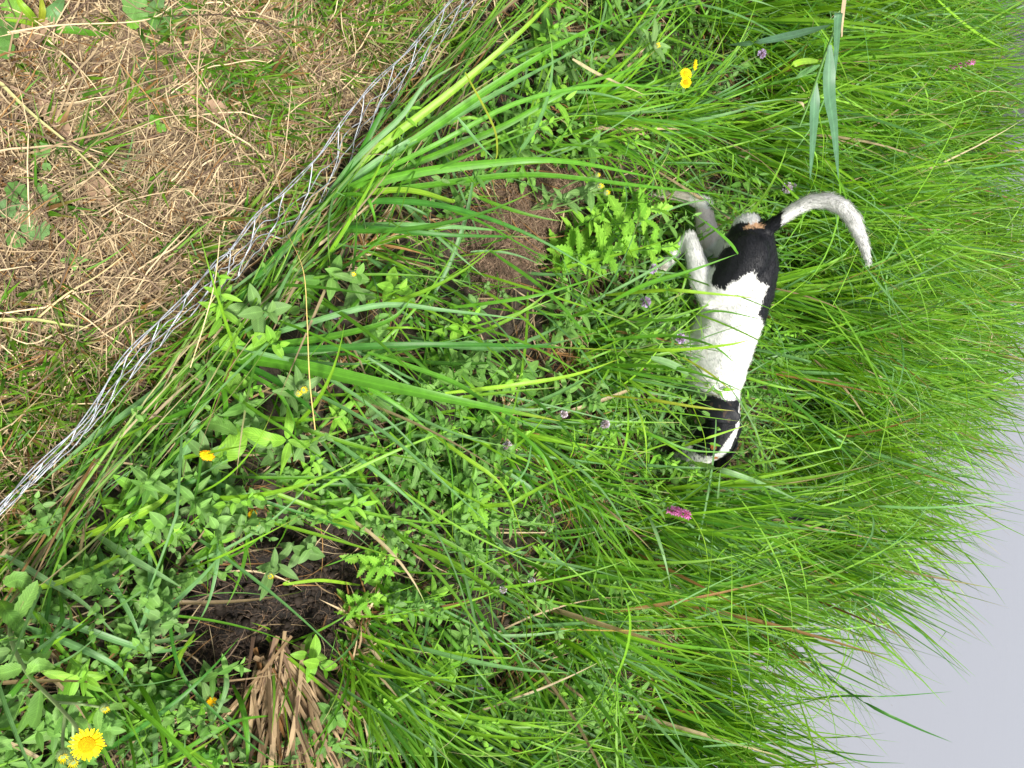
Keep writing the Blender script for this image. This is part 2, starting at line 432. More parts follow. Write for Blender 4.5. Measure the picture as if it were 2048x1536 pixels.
# dead thatch under all the green
def thatch():
    mb = MB()
    d = lambda x, y: ss(-.05, .1, sfence(x, y))*inview(x, y, .5)*(1-ss(.1, .35, y-wl(x)))*(1-.93*peat_mask(x, y))*(1-.9*mound_mask(x, y))*np.clip(.5+1.6*vnoise(x*4, y*4), .12, 1)
    n = 15000; p = scatter(n, -2.4, 1.8, -.2, 4.2, d); p[:, 2] += rng.random(n)*.02
    col = pick(n, [('straw', .35), ('rust', .35), ('root', .3)])*.8
    grow(mb, p, rng.normal(1.2, 1.0, n), rng.normal(1.4, .2, n), rng.normal(.1, .2, n), rng.uniform(.04, .18, n), rng.uniform(.0015, .0045, n), col, col, K=6,
         drift=rng.normal(0, .5, n), twist=rng.normal(0, 1, n), clear=.002)
    tag(mb.build('dead_thatch', M_STRAW), 'brown dead sedge litter on the soil under the green blades', 'litter', kind='stuff')
    mb = MB(); n = 9000
    p = scatter(n, -.8, 0, .8, 1.5, lambda x, y: mound_mask(x, y)); q = scatter(2600, .2, .75, .25, .85, lambda x, y: peat_mask(x, y)*(.15+ss(.45, .7, x)))
    p = np.vstack([p, q]); n = len(p); col = greens(n, 'root')*rng.uniform(.5, 1.5, (n, 1)); col[-2600:] *= .55
    grow(mb, p, rng.random(n)*6.3, rng.uniform(1.0, 1.6, n), rng.normal(.4, .5, n), rng.uniform(.01, .035, n), rng.uniform(.0006, .0014, n), col, col, K=5,
         drift=rng.normal(0, 2.0, n), clear=.001, prof=lambda t: np.ones_like(t))
    tag(mb.build('fine_roots', M_STRAW), 'fine brown root hairs matted over the bare soil patches', 'roots', kind='stuff')
    # crumbs of peat
    mb = MB(); q = scatter(900, .2, .75, .25, .85, peat_mask)
    for i, c in enumerate(q):
        ball(mb, c+[0, 0, .002], rng.uniform(.002, .009)*(1 if i % 9 else 1.6), np.array([.022, .016, .012])*rng.uniform(.6, 2.0), 6, 5, rng.uniform(.5, .9))
    q = scatter(220, -.8, 0, .8, 1.5, mound_mask)
    for c in q: ball(mb, c+[0, 0, .001], rng.uniform(.002, .006), np.array([.11, .07, .045])*rng.uniform(.6, 1.8), 6, 5, .7)
    tag(mb.build('soil_crumbs', M_STRAW), 'dark crumbs of peat and soil scattered over the dug patch', 'soil', kind='stuff')
thatch()

# ------------------------------------------------------------------ herb carpet (mint, creeping plants)
def herb_plant(mb, mbs, p, H, nn, leafL, az0, th, kind, wr=.62, serr=0.0, K=8, droop=.5, topfac=.55, dirv=None):
    """upright stem with opposite crossed pairs of leaves"""
    t = np.linspace(0, 1, 6)
    d = np.array([math.sin(th)*math.cos(az0), math.sin(th)*math.sin(az0), math.cos(th)])
    P = p+d[None]*(t[:, None]*H)+np.array([math.cos(az0), math.sin(az0), -.3])[None]*(t[:, None]**2*H*.15)
    tube(mbs, P, [.0018, .001], greens(1, 'mint')[0]*.9, 4)
    ts = np.linspace(.18, 1, nn); C = np.stack([np.interp(ts, t, P[:, i]) for i in range(3)], 1)
    b = np.repeat(C, 2, 0); n = len(b); ph = rng.random()*6.3
    az = ph+np.repeat(np.arange(nn)*np.pi/2, 2)+np.tile([0, np.pi], nn)+rng.normal(0, .2, n)
    size = leafL*np.repeat(np.interp(ts, [0, .5, 1], [.75, 1, topfac]), 2)*rng.uniform(.8, 1.15, n)
    th_ = np.repeat(np.interp(ts, [0, .8, 1], [1.35, 1.15, .6]), 2)+rng.normal(0, .15, n)
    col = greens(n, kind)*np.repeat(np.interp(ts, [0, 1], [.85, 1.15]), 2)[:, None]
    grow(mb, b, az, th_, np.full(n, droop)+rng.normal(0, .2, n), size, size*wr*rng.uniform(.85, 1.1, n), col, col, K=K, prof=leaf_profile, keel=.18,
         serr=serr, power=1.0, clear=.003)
    return P[-1]
def carpet_density(x, y):
    s = sfence(x, y)
    v = ss(.03, .16, s)*(1-ss(-.5, -.2, y-wl(x)))*inview(x, y, .35)*(1-peat_mask(x, y))**2*(1-.93*mound_mask(x, y))*(1-ss(-.2,.1,y-1.85)*.6)
    return v*np.clip(.55+1.3*vnoise(x*3.3+5, y*3.3+1), .15, 1)
def carpet():
    mb, mbs = MB(), MB()
    for (n, H0, H1, l0, l1, kinds, wr) in ((1900, .03, .13, .014, .027, ('mint', 'mint', 'mint', 'grey', 'deep'), .62), (520, .08, .24, .024, .040, ('mint', 'lime', 'mint', 'grey', 'mint'), .52),
                                           (230, .10, .24, .04, .065, ('mint', 'mint', 'lime'), .3)):
        c = scatter(n, -1.9, 1.6, -.1, 3.4, carpet_density)
        for p in c:
            H = rng.uniform(H0, H1); th = abs(rng.normal(0, .35))
            herb_plant(mb, mbs, p, H, int(3+H*28), rng.uniform(l0, l1), rng.random()*6.3, th, kinds[rng.integers(len(kinds))], wr, K=7)
    o = mb.build('herb_carpet', M_LEAF); tag(o, 'low carpet of small leaved mint and creeping herbs between the sedges', 'ground cover', kind='stuff')
    o2 = mbs.build('stems', M_STEM, o)
carpet()

# ------------------------------------------------------------------ sedge bed
LIMX = np.array([-3, -2.2, -1.5, -1, -.5, 0, .3, .6, .92, 1.3, 1.6, 2.2])
LIMY = np.array([3.3, 3.25, 3.45, 3.9, 4.4, 4.2, 3.55, 2.90, 2.35, 1.78, 1.35, .75])
def lim(x): return np.interp(x, LIMX, LIMY)
CLEAR = [(.80, 1.50, .22, .52, .96), (.40, 1.72, .12, .13, .85), (.98, 2.05, .2, .13, .85), (.62, 2.05, .1, .1, .8), (-.24, 1.73, .22, .13, 1), (.09, 1.76, .13, .08, 1), (-.42, 2.1, .1, .12, .8), (-.13, 2.15, .1, .1, .8), (.1, 2.4, .1, .1, .7), (-.9, 1.9, .15, .1, .8)]
def bed_density(x, y):
    near = np.interp(x, [-2.0, -1.0, -.5, .0, .45, .75, 1.1, 1.6], [1.6, 1.75, 2.0, 1.95, 1.35, 1.0, .6, .3])
    v = ss(-.15, .35, y-near)*(1-ss(-.12, .02, y-lim(x)+.35*vnoise(x*4.5, y*3)))*inview(x, y, .45)
    v = v*np.clip(.55+2.2*vnoise(x*5+3, y*4+8), .06, 1)
    for (cx, cy, rx, ry, k) in CLEAR:
        v = v*(1-k*np.exp(-(((x-cx)/rx)**2+((y-cy)/ry)**2)**2))
    return v
WIND = math.atan2(.75, .55)      # the bed leans away and to the right
def clump_blades(mb, cs, k, L0, L1, w0, w1, spread=.03, lean=.22, leanaz=WIND, bendm=.9, cols=SEDGE, fan=.28, K=9, splay=0.0):
    m = len(cs); n = m*k; p = np.repeat(cs, k, 0)
    off = rng.normal(0, 1, (n, 2)); p = p+np.concatenate([off*spread, np.zeros((n, 1))], 1)
    la = np.repeat(leanaz if np.ndim(leanaz) else np.full(m, leanaz)+rng.normal(0, .35, m), k)
    ll = np.repeat(np.abs(rng.normal(lean, .10, m)), k)
    vx = ll*np.cos(la)+rng.normal(0, fan, n)+off[:, 0]*splay; vy = ll*np.sin(la)+rng.normal(0, fan, n)+off[:, 1]*splay
    az = np.arctan2(vy, vx); th = np.clip(np.hypot(vx, vy), .03, 1.25)
    L = np.repeat(rng.uniform(L0, L1, m), k)*rng.uniform(.55, 1.1, n)
    mult = np.repeat(rng.uniform(.82, 1.15, m), k)[:, None]
    bend = np.abs(rng.normal(bendm, .34, n))
    kp = rng.uniform(.45, .8, n); ka = np.where(rng.random(n) < .05, rng.uniform(.6, 1.5, n), 0)
    grow(mb, p, az, th, bend, L, rng.uniform(w0, w1, n), pick(n, cols)*mult, pick(n, TIPS)*mult, K=K, keel=.38, drift=rng.normal(0, .25, n),
         twist=rng.normal(0, .9, n), tipstart=.82, kink=(kp, ka), power=1.7)
def bed():
    mb = MB()
    c = scatter(470, -2.3, 1.7, .3, 4.5, bed_density)
    clump_blades(mb, c, 25, .40, .74, .0050, .0125, bendm=.42, fan=.22, lean=.33)
    # loose straggling blades crossing each other above the bed
    n = 1100; p = scatter(n, -2.2, 1.6, .8, 4.2, lambda x, y: bed_density(x, y))
    p[:, 2] += rng.uniform(.12, .42, n)
    grow(mb, p, rng.normal(-.9, 1.2, n), rng.uniform(.6, 1.5, n), rng.normal(.3, .5, n), rng.uniform(.2, .5, n), rng.uniform(.004, .008, n),
         pick(n, [('sedge', .4), ('blue', .4), ('lime', .2)])*1.1, pick(n, TIPS), K=9, drift=rng.normal(0, .6, n), twist=rng.normal(0, 1, n))
    tag(mb.build('sedge_bed', M_BLADE), 'dense bed of fine green sedge leaning towards the pond', 'sedge', kind='stuff')
    # brown blade bases
    mb = MB(); n = 9000; p = np.repeat(c, 12, 0); n = len(p); p = p+np.concatenate([rng.normal(0, .03, (n, 2)), np.zeros((n, 1))], 1)
    col = pick(n, [('rust', .5), ('straw', .2), ('root', .3)])*.8
    grow(mb, p, rng.normal(WIND, 1.2, n), np.abs(rng.normal(.5, .4, n)), rng.normal(.3, .4, n), rng.uniform(.05, .2, n), rng.uniform(.002, .006, n), col, col, K=5)
    tag(mb.build('dead_sedge_bases', M_STRAW), 'rusty brown old sheaths at the foot of the sedge bed', 'litter', kind='stuff')
bed()

def tussock(px, py, n, L0, L1, w0, w1, label, lean=.25, az=WIND, bendm=.9, cols=SEDGE, fan=.3, spread=.025, name='sedge_tussock', group=None, dead=40, splay=.1):
    p = on_ground(px, py); r = root(name, p, label, 'sedge', group)
    mb = MB(); clump_blades(mb, p[None], n, L0, L1, w0, w1, spread, lean, np.array([az]), bendm, cols, fan, 12, splay)
    mb.build('blades', M_BLADE, r, p)
    if dead:
        mb = MB(); q = np.repeat(p[None], dead, 0)+np.concatenate([rng.normal(0, spread*.8, (dead, 2)), np.zeros((dead, 1))], 1)
        col = pick(dead, [('straw', .5), ('rust', .5)])
        grow(mb, q, rng.random(dead)*6.3, rng.uniform(.4, 1.3, dead), rng.normal(.5, .4, dead), rng.uniform(.05, .16, dead), rng.uniform(.003, .007, dead), col, col, K=6)
        mb.build('dead_sheaths', M_STRAW, r, p)
    return r
NARROW = [('sedge', .6), ('lime', .2), ('deep', .1), ('blue', .1)]
tus = [  # px, py, n, L0, L1, w0, w1, lean, az, label
 (1150, 690, 60, .36, .52, .005, .009, .35, 1.5, 'broad bladed green sedge tussock in front of the belly of the dog'),
 (1160, 735, 54, .38, .54, .005, .009, .38, 1.45, 'thick sedge tussock whose blades cross the front legs of the dog'),
 (1165, 800, 12, .34, .46, .004, .008, .38, 1.4, 'sedge tussock rising in front of the head and neck of the dog'),
 (1000, 850, 36, .35, .5, .006, .010, .5, .9, 'sedge tussock among round mint leaves in the middle of the bank'),
 (1100, 960, 60, .35, .5, .004, .008, .45, .7, 'sedge tussock between the white lilac mint head and the magenta flower spike'),
 (1044, 1325, 56, .26, .40, .005, .009, .6, .6, 'star shaped sedge rosette between the dug patch and the wet grey mud'),
 (710, 1240, 46, .26, .42, .004, .008, .5, .8, 'sedge tuft with orange brown base at the right edge of the dug patch'),
 (700, 1330, 60, .32, .5, .005, .009, .55, .5, 'sedge tuft with rusty streaked blades beside the dead straw stump'),
 (820, 1450, 70, .35, .52, .005, .009, .55, .45, 'leaning sedge tussock near the lower edge between stump and mud'),
 (960, 1500, 70, .35, .52, .005, .008, .5, .5, 'yellowish sedge tussock spilling over the lower edge of the photo'),
 (1150, 1130, 44, .36, .5, .004, .007, .45, .7, 'sedge tussock left of the wet mud with arching blades'),
 (1150, 1490, 50, .36, .5, .004, .007, .45, .6, 'sedge tussock at the near side of the wet grey mud'),
 (1340, 1010, 34, .35, .5, .004, .007, .4, 1.0, 'sedge tussock behind the magenta flower spike'),
 (1570, 1262, 90, .45, .6, .004, .007, .35, .55, 'sedge tussock with dark brown foot standing in black shallow water'),
 (1430, 1130, 80, .42, .58, .004, .007, .35, .75, 'sedge tussock on the dark waterline behind the wet mud'),
 (1130, 240, 60, .35, .5, .005, .009, .4, 1.7, 'sedge tussock growing between the yellow flowers and the brown mound'),
 (1300, 260, 60, .35, .5, .004, .008, .35, 1.9, 'sedge tussock behind the hind paw of the dog'),
 (1400, 40, 50, .35, .5, .004, .008, .4, 1.5, 'sedge tussock beside the drooping grey green reed'),
 (730, 500, 26, .2, .34, .004, .008, .7, .9, 'small sedge tuft between the wire netting and the brown mound'),
]
for (px, py, n, L0, L1, w0, w1, ln, az, lab) in tus:
    tussock(px, py, n, L0, L1, w0, w1, lab, ln, az, group='sedge tussocks on the bank')

# loose broad blades over the herb zone
def loose():
    mb = MB(); n = 1900
    p = scatter(n, -1.7, 1.5, -.1, 2.8, lambda x, y: ss(.04, .15, sfence(x, y))*inview(x, y, .3)*(1-.9*peat_mask(x, y))*(1-.9*mound_mask(x, y))*(1-ss(-.5, 0, y-wl(x))))
    p[:, 2] += rng.uniform(0, .08, n)
    az = rng.normal(1.0, .95, n); L = rng.uniform(.15, .48, n)
    hit = np.max([peat_mask(p[:, 0]+np.cos(az)*L*k, p[:, 1]+np.sin(az)*L*k) for k in (.3, .6, .9)], 0)
    hit = np.maximum(hit, .8*np.max([mound_mask(p[:, 0]+np.cos(az)*L*k, p[:, 1]+np.sin(az)*L*k) for k in (.3, .6, .9)], 0))
    hit = np.maximum(hit, np.exp(-(((p[:, 0]-.60)/.13)**2+((p[:, 1]-.56)/.09)**2)))
    keep = rng.random(n) > hit*.9; p, az, L = p[keep], az[keep], L[keep]; n = len(p)
    kp = rng.uniform(.4, .7, n); ka = np.where(rng.random(n) < .12, rng.uniform(.8, 1.8, n), 0)
    grow(mb, p, az, rng.uniform(.3, 1.3, n), rng.uniform(.2, 1.0, n), L, rng.uniform(.004, .010, n),
         pick(n, [('sedge', .45), ('blue', .28), ('deep', .17), ('lime', .08), ('straw', .02)]), pick(n, TIPS), K=12, drift=rng.normal(0, .5, n), twist=rng.normal(0, .7, n), kink=(kp, ka))
    n = 2600; p = scatter(n, -1.7, 1.5, -.1, 2.6, lambda x, y: ss(.02, .12, sfence(x, y))*inview(x, y, .3)*(1-.95*peat_mask(x, y))*(1-.95*mound_mask(x, y))*np.clip(.5+1.5*vnoise(x*4+7, y*4), 0, 1))
    grow(mb, p, rng.normal(.9, 1.4, n), rng.uniform(.1, 1.3, n), rng.uniform(.1, 1.0, n), rng.uniform(.06, .2, n), rng.uniform(.0015, .004, n),
         pick(n, [('sedge', .5), ('deep', .35), ('blue', .15)]), pick(n, TIPS), K=7, drift=rng.normal(0, .5, n))
    # blades combed flat along the foot of the wire
    n = 330; s = rng.random(n); q = rng.normal(.095, .03, n)
    bx = .32-1.25*s; by = .0+.82*(0.2-bx)+.09
    x = bx+q*.63; y = by+q*.77; p = np.stack([x, y, zg(x, y)+rng.uniform(.0, .05, n)], 1)
    grow(mb, p, np.where(rng.random(n) < .6, -.68, 2.46)+rng.normal(0, .16, n), rng.uniform(1.1, 1.55, n), rng.normal(.1, .15, n), rng.uniform(.15, .42, n), rng.uniform(.002, .006, n),
         pick(n, [('sedge', .42), ('straw', .2), ('deep', .18), ('blue', .12), ('rust', .08)])*.85, pick(n, [('straw', .4), ('sedge', .6)]), K=10, drift=rng.normal(0, .25, n), tipstart=.5)
    tag(mb.build('loose_grass', M_BLADE), 'loose crossing grass blades lying over the herbs', 'grass', kind='stuff')
loose()

# ------------------------------------------------------------------ broad sedges drawn blade by blade
G = dict(s=(.10, .29, .02), l=(.25, .45, .03), b=(.14, .31, .10), d=(.045, .18, .016), y=(.30, .36, .03), w=(.55, .48, .28), o=(.42, .22, .03), k=(.20, .36, .14), t=(.36, .27, .14))
def sedge_thing(name, base, label, blades, cat='sedge', group=None):
    p = on_ground(*base); r = root(name, p, label, cat, group); mb = MB()
    for b in blades:
        pts, w, c = b[0], b[1], b[2]; tip = b[3] if len(b) > 3 else c
        jit = np.array(G[c])*rng.uniform(.9, 1.12)
        hero(mb, pts, w, jit, G[tip], roll=rng.normal(0, .25))
    mb.build('blades', M_BLADE, r, p); return r
A0 = (640, 400, 0)
sedge_thing('broad_sedge', (640, 400), 'broad sedge clump with wide bright blades fanning out from the wire netting', [
 ([A0, (760, 292, .10), (900, 185, .2), (1040, 65, .3), (1130, -30, .34)], .016, 'l', 's'),
 ([A0, (800, 352, .12), (960, 328, .22), (1130, 322, .3), (1340, 362, .28)], .019, 's'),
 ([A0, (850, 372, .12), (1060, 350, .22), (1280, 372, .30), (1470, 392, .28)], .014, 's'),
 ([A0, (800, 380, .1), (900, 402, .16), (905, 398, .17)], .013, 'l'),
 ([A0, (820, 330, .1), (1000, 255, .22), (1150, 175, .32), (1330, 120, .36)], .016, 's'),
 ([A0, (800, 300, .12), (960, 190, .24), (1110, 95, .34), (1260, 20, .38)], .017, 's'),
 ([(630, 415, 0), (760, 320, .1), (900, 240, .18), (1060, 150, .26), (1230, 60, .3)], .015, 'b'),
 ([(630, 430, 0), (700, 330, .1), (800, 235, .18), (850, 170, .22), (930, 120, .26)], .012, 'b', 't'),
 ([(620, 440, 0), (690, 360, .08), (760, 230, .16), (772, 222, .17)], .014, 'd'),
 ([(640, 410, 0), (820, 400, .14), (950, 440, .22), (1060, 500, .28), (1180, 560, .3)], .010, 's'),
 ([(640, 415, 0), (760, 402, .1), (900, 415, .2), (1060, 470, .3), (1220, 560, .36)], .012, 'd', 's'),
 ([(625, 455, 0), (750, 452, .1), (880, 452, .18), (1015, 462, .2)], .016, 'b', 's'),
 ([(625, 455, 0), (750, 458, .12), (900, 470, .2), (1090, 474, .24)], .012, 'd', 't'),
 ([(640, 400, 0), (850, 300, .2), (1050, 200, .3), (1250, 170, .36), (1420, 200, .35)], .010, 's'),
 ([(640, 395, 0), (720, 390, .1), (745, 420, .12), (758, 495, .06)], .009, 's'),
 ([(1145, 118, .35), (1200, 150, .32), (1290, 190, .28)], .007, 'w'),
 ([(915, 235, .3), (960, 290, .3), (990, 320, .3)], .007, 'b'),
 ([(930, 145, .32), (985, 250, .3), (994, 300, .3), (990, 325, .3)], .006, 'y', 's'),
])
B0 = (405, 708, 0)
sedge_thing('broad_sedge', (405, 708), 'broad sedge clump with one very wide dark blade pointing across the middle', [
 ([B0, (560, 726, .12), (740, 765, .24), (930, 805, .32), (1120, 842, .34)], .027, 's', 'y'),
 ([B0, (560, 690, .1), (690, 668, .18), (780, 640, .22), (825, 596, .24)], .015, 's'),
 ([B0, (600, 650, .12), (760, 610, .2), (900, 622, .26), (1060, 640, .3)], .012, 'b'),
 ([B0, (580, 700, .12), (800, 690, .25), (1000, 690, .3), (1230, 700, .28)], .013, 'd', 'y'),
 ([B0, (560, 705, .1), (650, 700, .14), (730, 688, .16)], .017, 'k'),
 ([B0, (640, 740, .1), (780, 800, .2), (900, 900, .2)], .012, 's'),
 ([B0, (520, 745, .1), (600, 800, .18), (645, 840, .2)], .013, 'd'),
 ([B0, (500, 750, .1), (560, 790, .14), (590, 870, .1), (540, 885, .05)], .009, 's'),
 ([B0, (440, 760, .08), (450, 830, .1), (440, 900, .07), (400, 975, .02)], .014, 's', 't'),
 ([B0, (420, 740, .05), (410, 800, .06), (424, 842, .05)], .008, 'b'),
 ([B0, (300, 790, .05), (180, 880, .05), (60, 985, .03)], .011, 'b'),
 ([(420, 690, 0), (480, 600, .06), (560, 500, .08), (640, 430, .09)], .011, 'd'),
 ([(400, 700, 0), (300, 810, .06), (200, 905, .06), (100, 990, .04)], .012, 's', 't'),
 ([B0, (520, 640, .1), (570, 560, .12), (600, 500, .1)], .010, 'b'),
 ([(735, 705, .15), (896, 760, .25), (978, 808, .3), (1095, 870, .32)], .010, 's'),
 ([(890, 786, .2), (1026, 770, .3), (1146, 750, .34), (1240, 718, .35)], .009, 'l', 'y'),
 ([B0, (600, 775, .1), (760, 860, .2), (880, 960, .26), (985, 1055, .25)], .009, 'b'),
])
sedge_thing('broad_sedge', (250, 1070), 'folded broad sedge with blue green blades between wire netting and fleabane', [
 ([(160, 1075, .02), (234, 1048, .09), (290, 1022, .1), (325, 1000, .1), (345, 968, .08)], .014, 'l'),
 ([(186, 1066, .03), (255, 1114, .1), (314, 1147, .12), (365, 1176, .1)], .013, 'k'),
 ([(190, 1080, .02), (215, 1150, .08), (260, 1230, .1), (290, 1300, .1)], .011, 'b'),
 ([(226, 1335, .04), (314, 1238, .1), (401, 1154, .12), (440, 1112, .12)], .014, 'b'),
 ([(440, 900, .02), (436, 975, .06), (438, 1085, .1), (420, 1194, .1), (385, 1265, .05)], .010, 'b'),
 ([(335, 960, .02), (372, 900, .06), (395, 845, .08), (400, 885, .07)], .018, 'b'),
 ([(280, 1080, .02), (330, 1000, .06), (400, 960, .07), (520, 1000, .1), (657, 1044, .12), (748, 1072, .1)], .009, 'd'),
 ([(47, 1252, .05), (128, 1282, .1), (226, 1329, .12), (263, 1373, .08)], .012, 'b'),
 ([(10, 1110, .05), (90, 1160, .1), (170, 1210, .1), (260, 1300, .08)], .010, 'k'),
 ([(20, 1220, .03), (130, 1245, .08), (300, 1300, .1), (390, 1290, .05)], .012, 'b'),
 ([(300, 1105, .1), (300, 1190, .12), (280, 1260, .1), (215, 1380, .05)], .009, 'b'),
 ([(0, 1180, .03), (100, 1170, .1), (200, 1130, .1), (300, 1080, .05)], .009, 'l'),
])
sedge_thing('broad_sedge', (200, 1500), 'long dark sedge blades arching from the lower left corner past the dug patch', [
 ([(120, 1545, .02), (234, 1486, .1), (347, 1406, .15), (420, 1340, .16), (478, 1276, .14)], .009, 'd', 's'),
 ([(343, 1180, .06), (340, 1253, .1), (372, 1362, .14), (485, 1475, .14), (570, 1540, .1)], .006, 'd'),
 ([(445, 1320, .05), (450, 1380, .1), (413, 1475, .08)], .013, 'k'),
 ([(465, 1370, .02), (485, 1420, .08), (495, 1490, .1), (492, 1545, .08)], .012, 's', 'y'),
 ([(390, 1265, .02), (330, 1282, .05), (270, 1286, .05), (215, 1284, .03)], .009, 'k'),
 ([(390, 1265, .02), (360, 1310, .05), (345, 1352, .05), (310, 1330, .03)], .010, 'l'),
 ([(300, 1545, .03), (400, 1480, .1), (480, 1440, .1), (560, 1430, .05)], .010, 's'),
 ([(350, 1400, .05), (300, 1450, .08), (220, 1545, .05)], .010, 'b'),
 ([(720, 1170, .02), (640, 1160, .04), (570, 1168, .04), (580, 1160, .05)], .008, 'l'),
])
sedge_thing('broad_sedge', (860, 800), 'slender sedge with yellow streaked blades crossing the mint patch', [
 ([(852, 795, .1), (882, 862, .2), (903, 945, .24), (905, 1075, .2)], .008, 's', 'y'),
 ([(835, 852, .1), (923, 910, .2), (1009, 979, .24), (1050, 1090, .2)], .009, 'l', 'o'),
 ([(650, 870, .05), (732, 928, .12), (797, 979, .15), (868, 1045, .12)], .009, 'b'),
 ([(980, 820, .2), (1060, 885, .28), (1100, 940, .3), (1130, 1040, .25)], .009, 's'),
 ([(1062, 890, .28), (1050, 940, .25), (1010, 990, .2)], .008, 'b'),
 ([(650, 1040, .04), (705, 1053, .08), (796, 1092, .06)], .009, 'l', 'y'),
 ([(820, 850, .1), (815, 900, .12), (790, 955, .1)], .008, 's'),
])
sedge_thing('broad_sedge', (1150, 620), 'tall sedge with one sharply kinked blade across the black hip of the dog', [
 ([(1120, 640, .1), (1200, 612, .3), (1288, 570, .42), (1376, 543, .5), (1474, 508, .57)], .011, 's'),
 ([(1476, 508, .57), (1455, 482, .57), (1405, 441, .54), (1317, 385, .45)], .008, 's', 'y'),
 ([(1210, 590, .25), (1326, 581, .46), (1420, 587, .54), (1516, 597, .6)], .008, 'l', 'y'),
 ([(1050, 500, .15), (1142, 575, .28), (1200, 640, .34), (1232, 682, .35)], .009, 's', 'y'),
 ([(978, 500, .15), (1095, 585, .28), (1165, 665, .34), (1178, 705, .32)], .009, 's'),
 ([(900, 615, .15), (1000, 602, .24), (1095, 585, .3), (1232, 542, .34)], .010, 's', 'k'),
 ([(1200, 730, .25), (1330, 735, .42), (1410, 752, .5), (1490, 785, .56)], .011, 's'),
 ([(1302, 716, .42), (1340, 728, .44), (1374, 745, .45), (1376, 746, .45)], .016, 'k'),
 ([(1365, 715, .45), (1420, 748, .5), (1468, 785, .52)], .007, 'y', 'w'),
 ([(1210, 680, .25), (1330, 672, .4), (1420, 690, .5), (1475, 730, .54)], .008, 's'),
 ([(1215, 700, .25), (1340, 700, .42), (1450, 690, .54), (1500, 680, .58)], .008, 'l'),
 ([(1250, 640, .25), (1350, 640, .42), (1430, 622, .52), (1530, 640, .6)], .007, 's'),
 ([(1380, 790, .3), (1383, 808, .42), (1407, 870, .48), (1416, 945, .45)], .007, 'l'),
 ([(1370, 892, .35), (1400, 880, .44), (1444, 866, .48), (1497, 849, .52)], .008, 'l', 'y'),
 ([(1235, 750, .2), (1270, 810, .32), (1290, 870, .36), (1293, 960, .3)], .007, 'l'),
 ([(1458, 772, .5), (1500, 840, .52), (1530, 910, .5), (1547, 962, .45)], .007, 'k'),
 ([(1200, 790, .2), (1300, 800, .36), (1400, 815, .46), (1470, 822, .5)], .007, 'y', 't'),
 ([(1210, 860, .2), (1300, 870, .34), (1380, 900, .4), (1500, 905, .48)], .007, 's'),
])
sedge_thing('broad_sedge', (1440, 950), 'pale blue green broad blades arching behind the nose of the dog', [
 ([(1380, 925, .15), (1434, 938, .3), (1517, 965, .36), (1603, 1004, .36)], .015, 'k'),
 ([(1430, 1045, .1), (1435, 990, .25), (1441, 938, .36)], .013, 'k'),
 ([(1265, 990, .1), (1300, 1040, .25), (1325, 1105, .3), (1343, 1179, .3)], .010, 'k'),
 ([(1280, 930, .1), (1330, 970, .2), (1400, 1060, .3), (1420, 1150, .3)], .007, 'l', 'y'),
 ([(1500, 1170, .2), (1560, 1160, .3), (1630, 1200, .42), (1680, 1260, .45)], .009, 's'),
 ([(1540, 1120, .1), (1660, 1180, .3), (1800, 1230, .45), (1940, 1370, .42)], .009, 'd', 's'),
 ([(1690, 1150, .2), (1780, 1165, .35), (1880, 1170, .45), (1990, 1255, .48)], .006, 's'),
 ([(1620, 1330, .1), (1720, 1400, .35), (1820, 1450, .45), (1905, 1485, .45)], .010, 'd'),
 ([(1600, 1400, .1), (1680, 1392, .25), (1780, 1392, .4), (1905, 1383, .45)], .007, 'd'),
 ([(1500, 1420, .05), (1600, 1470, .25), (1700, 1518, .4), (1810, 1527, .45)], .006, 'd'),
 ([(1600, 1030, .1), (1700, 1010, .3), (1850, 1015, .5), (2060, 1000, .7)], .012, 'b'),
])
# reed with grey green hanging leaves
def reed():
    p = pz(1720, -60, 0.0); p[2] = zg(p[0], p[1])
    r = root('common_reed', p, 'reed stem with wide grey green leaves hanging down behind the dog tail', 'reed')
    mb = MB(); C = catmull([p, pz(1700, -30, .3), pz(1650, 110, .62), pz(1618, 204, .7), pz(1598, 255, .72)], 20); tube(mb, C, [.004, .0015], (.14, .30, .07), 6)
    mb.build('stem', M_STEM, r, p); mb = MB()
    lp = lambda t: np.clip(np.minimum(.25+t*4, 1)*np.clip((1-t)/.6, 0, 1)**.8, .02, 1)
    for pts, w, c in (([(1680, 25, .6), (1676, 37, .6), (1672, 110, .55), (1666, 190, .5)], .018, 'w2'), ([(1660, 90, .62), (1658, 183, .6), (1668, 256, .56), (1677, 358, .5)], .030, 'w2'),
                      ([(1632, 165, .66), (1628, 230, .64), (1625, 290, .6), (1620, 360, .55)], .022, 'w2'), ([(1660, 50, .58), (1592, 69, .6), (1519, 84, .58), (1455, 90, .5)], .024, 'w2'),
                      ([(1645, 122, .62), (1600, 124, .66), (1560, 145, .62), (1504, 178, .55)], .012, 'l'), ([(1640, 130, .62), (1600, 150, .62), (1550, 190, .55)], .012, 'b'),
                      ([(1610, 220, .7), (1600, 205, .7), (1560, 200, .66)], .009, 'w')):
        col = (.10, .22, .12) if c == 'w2' else G[c]
        hero(mb, pts, w, col, None, roll=.9 if c == 'w2' else .2, prof=lp, keel=.12)
    mb.build('leaves', M_BLADE, r, p)
    mb = MB(); hero(mb, [(1690, -20, .5), (1684, 30, .5), (1682, 75, .48)], .016, (.42, .32, .2), prof=lambda t: np.ones_like(t)*.9)
    mb.build('dead_leaf', M_STRAW, r, p)
reed()

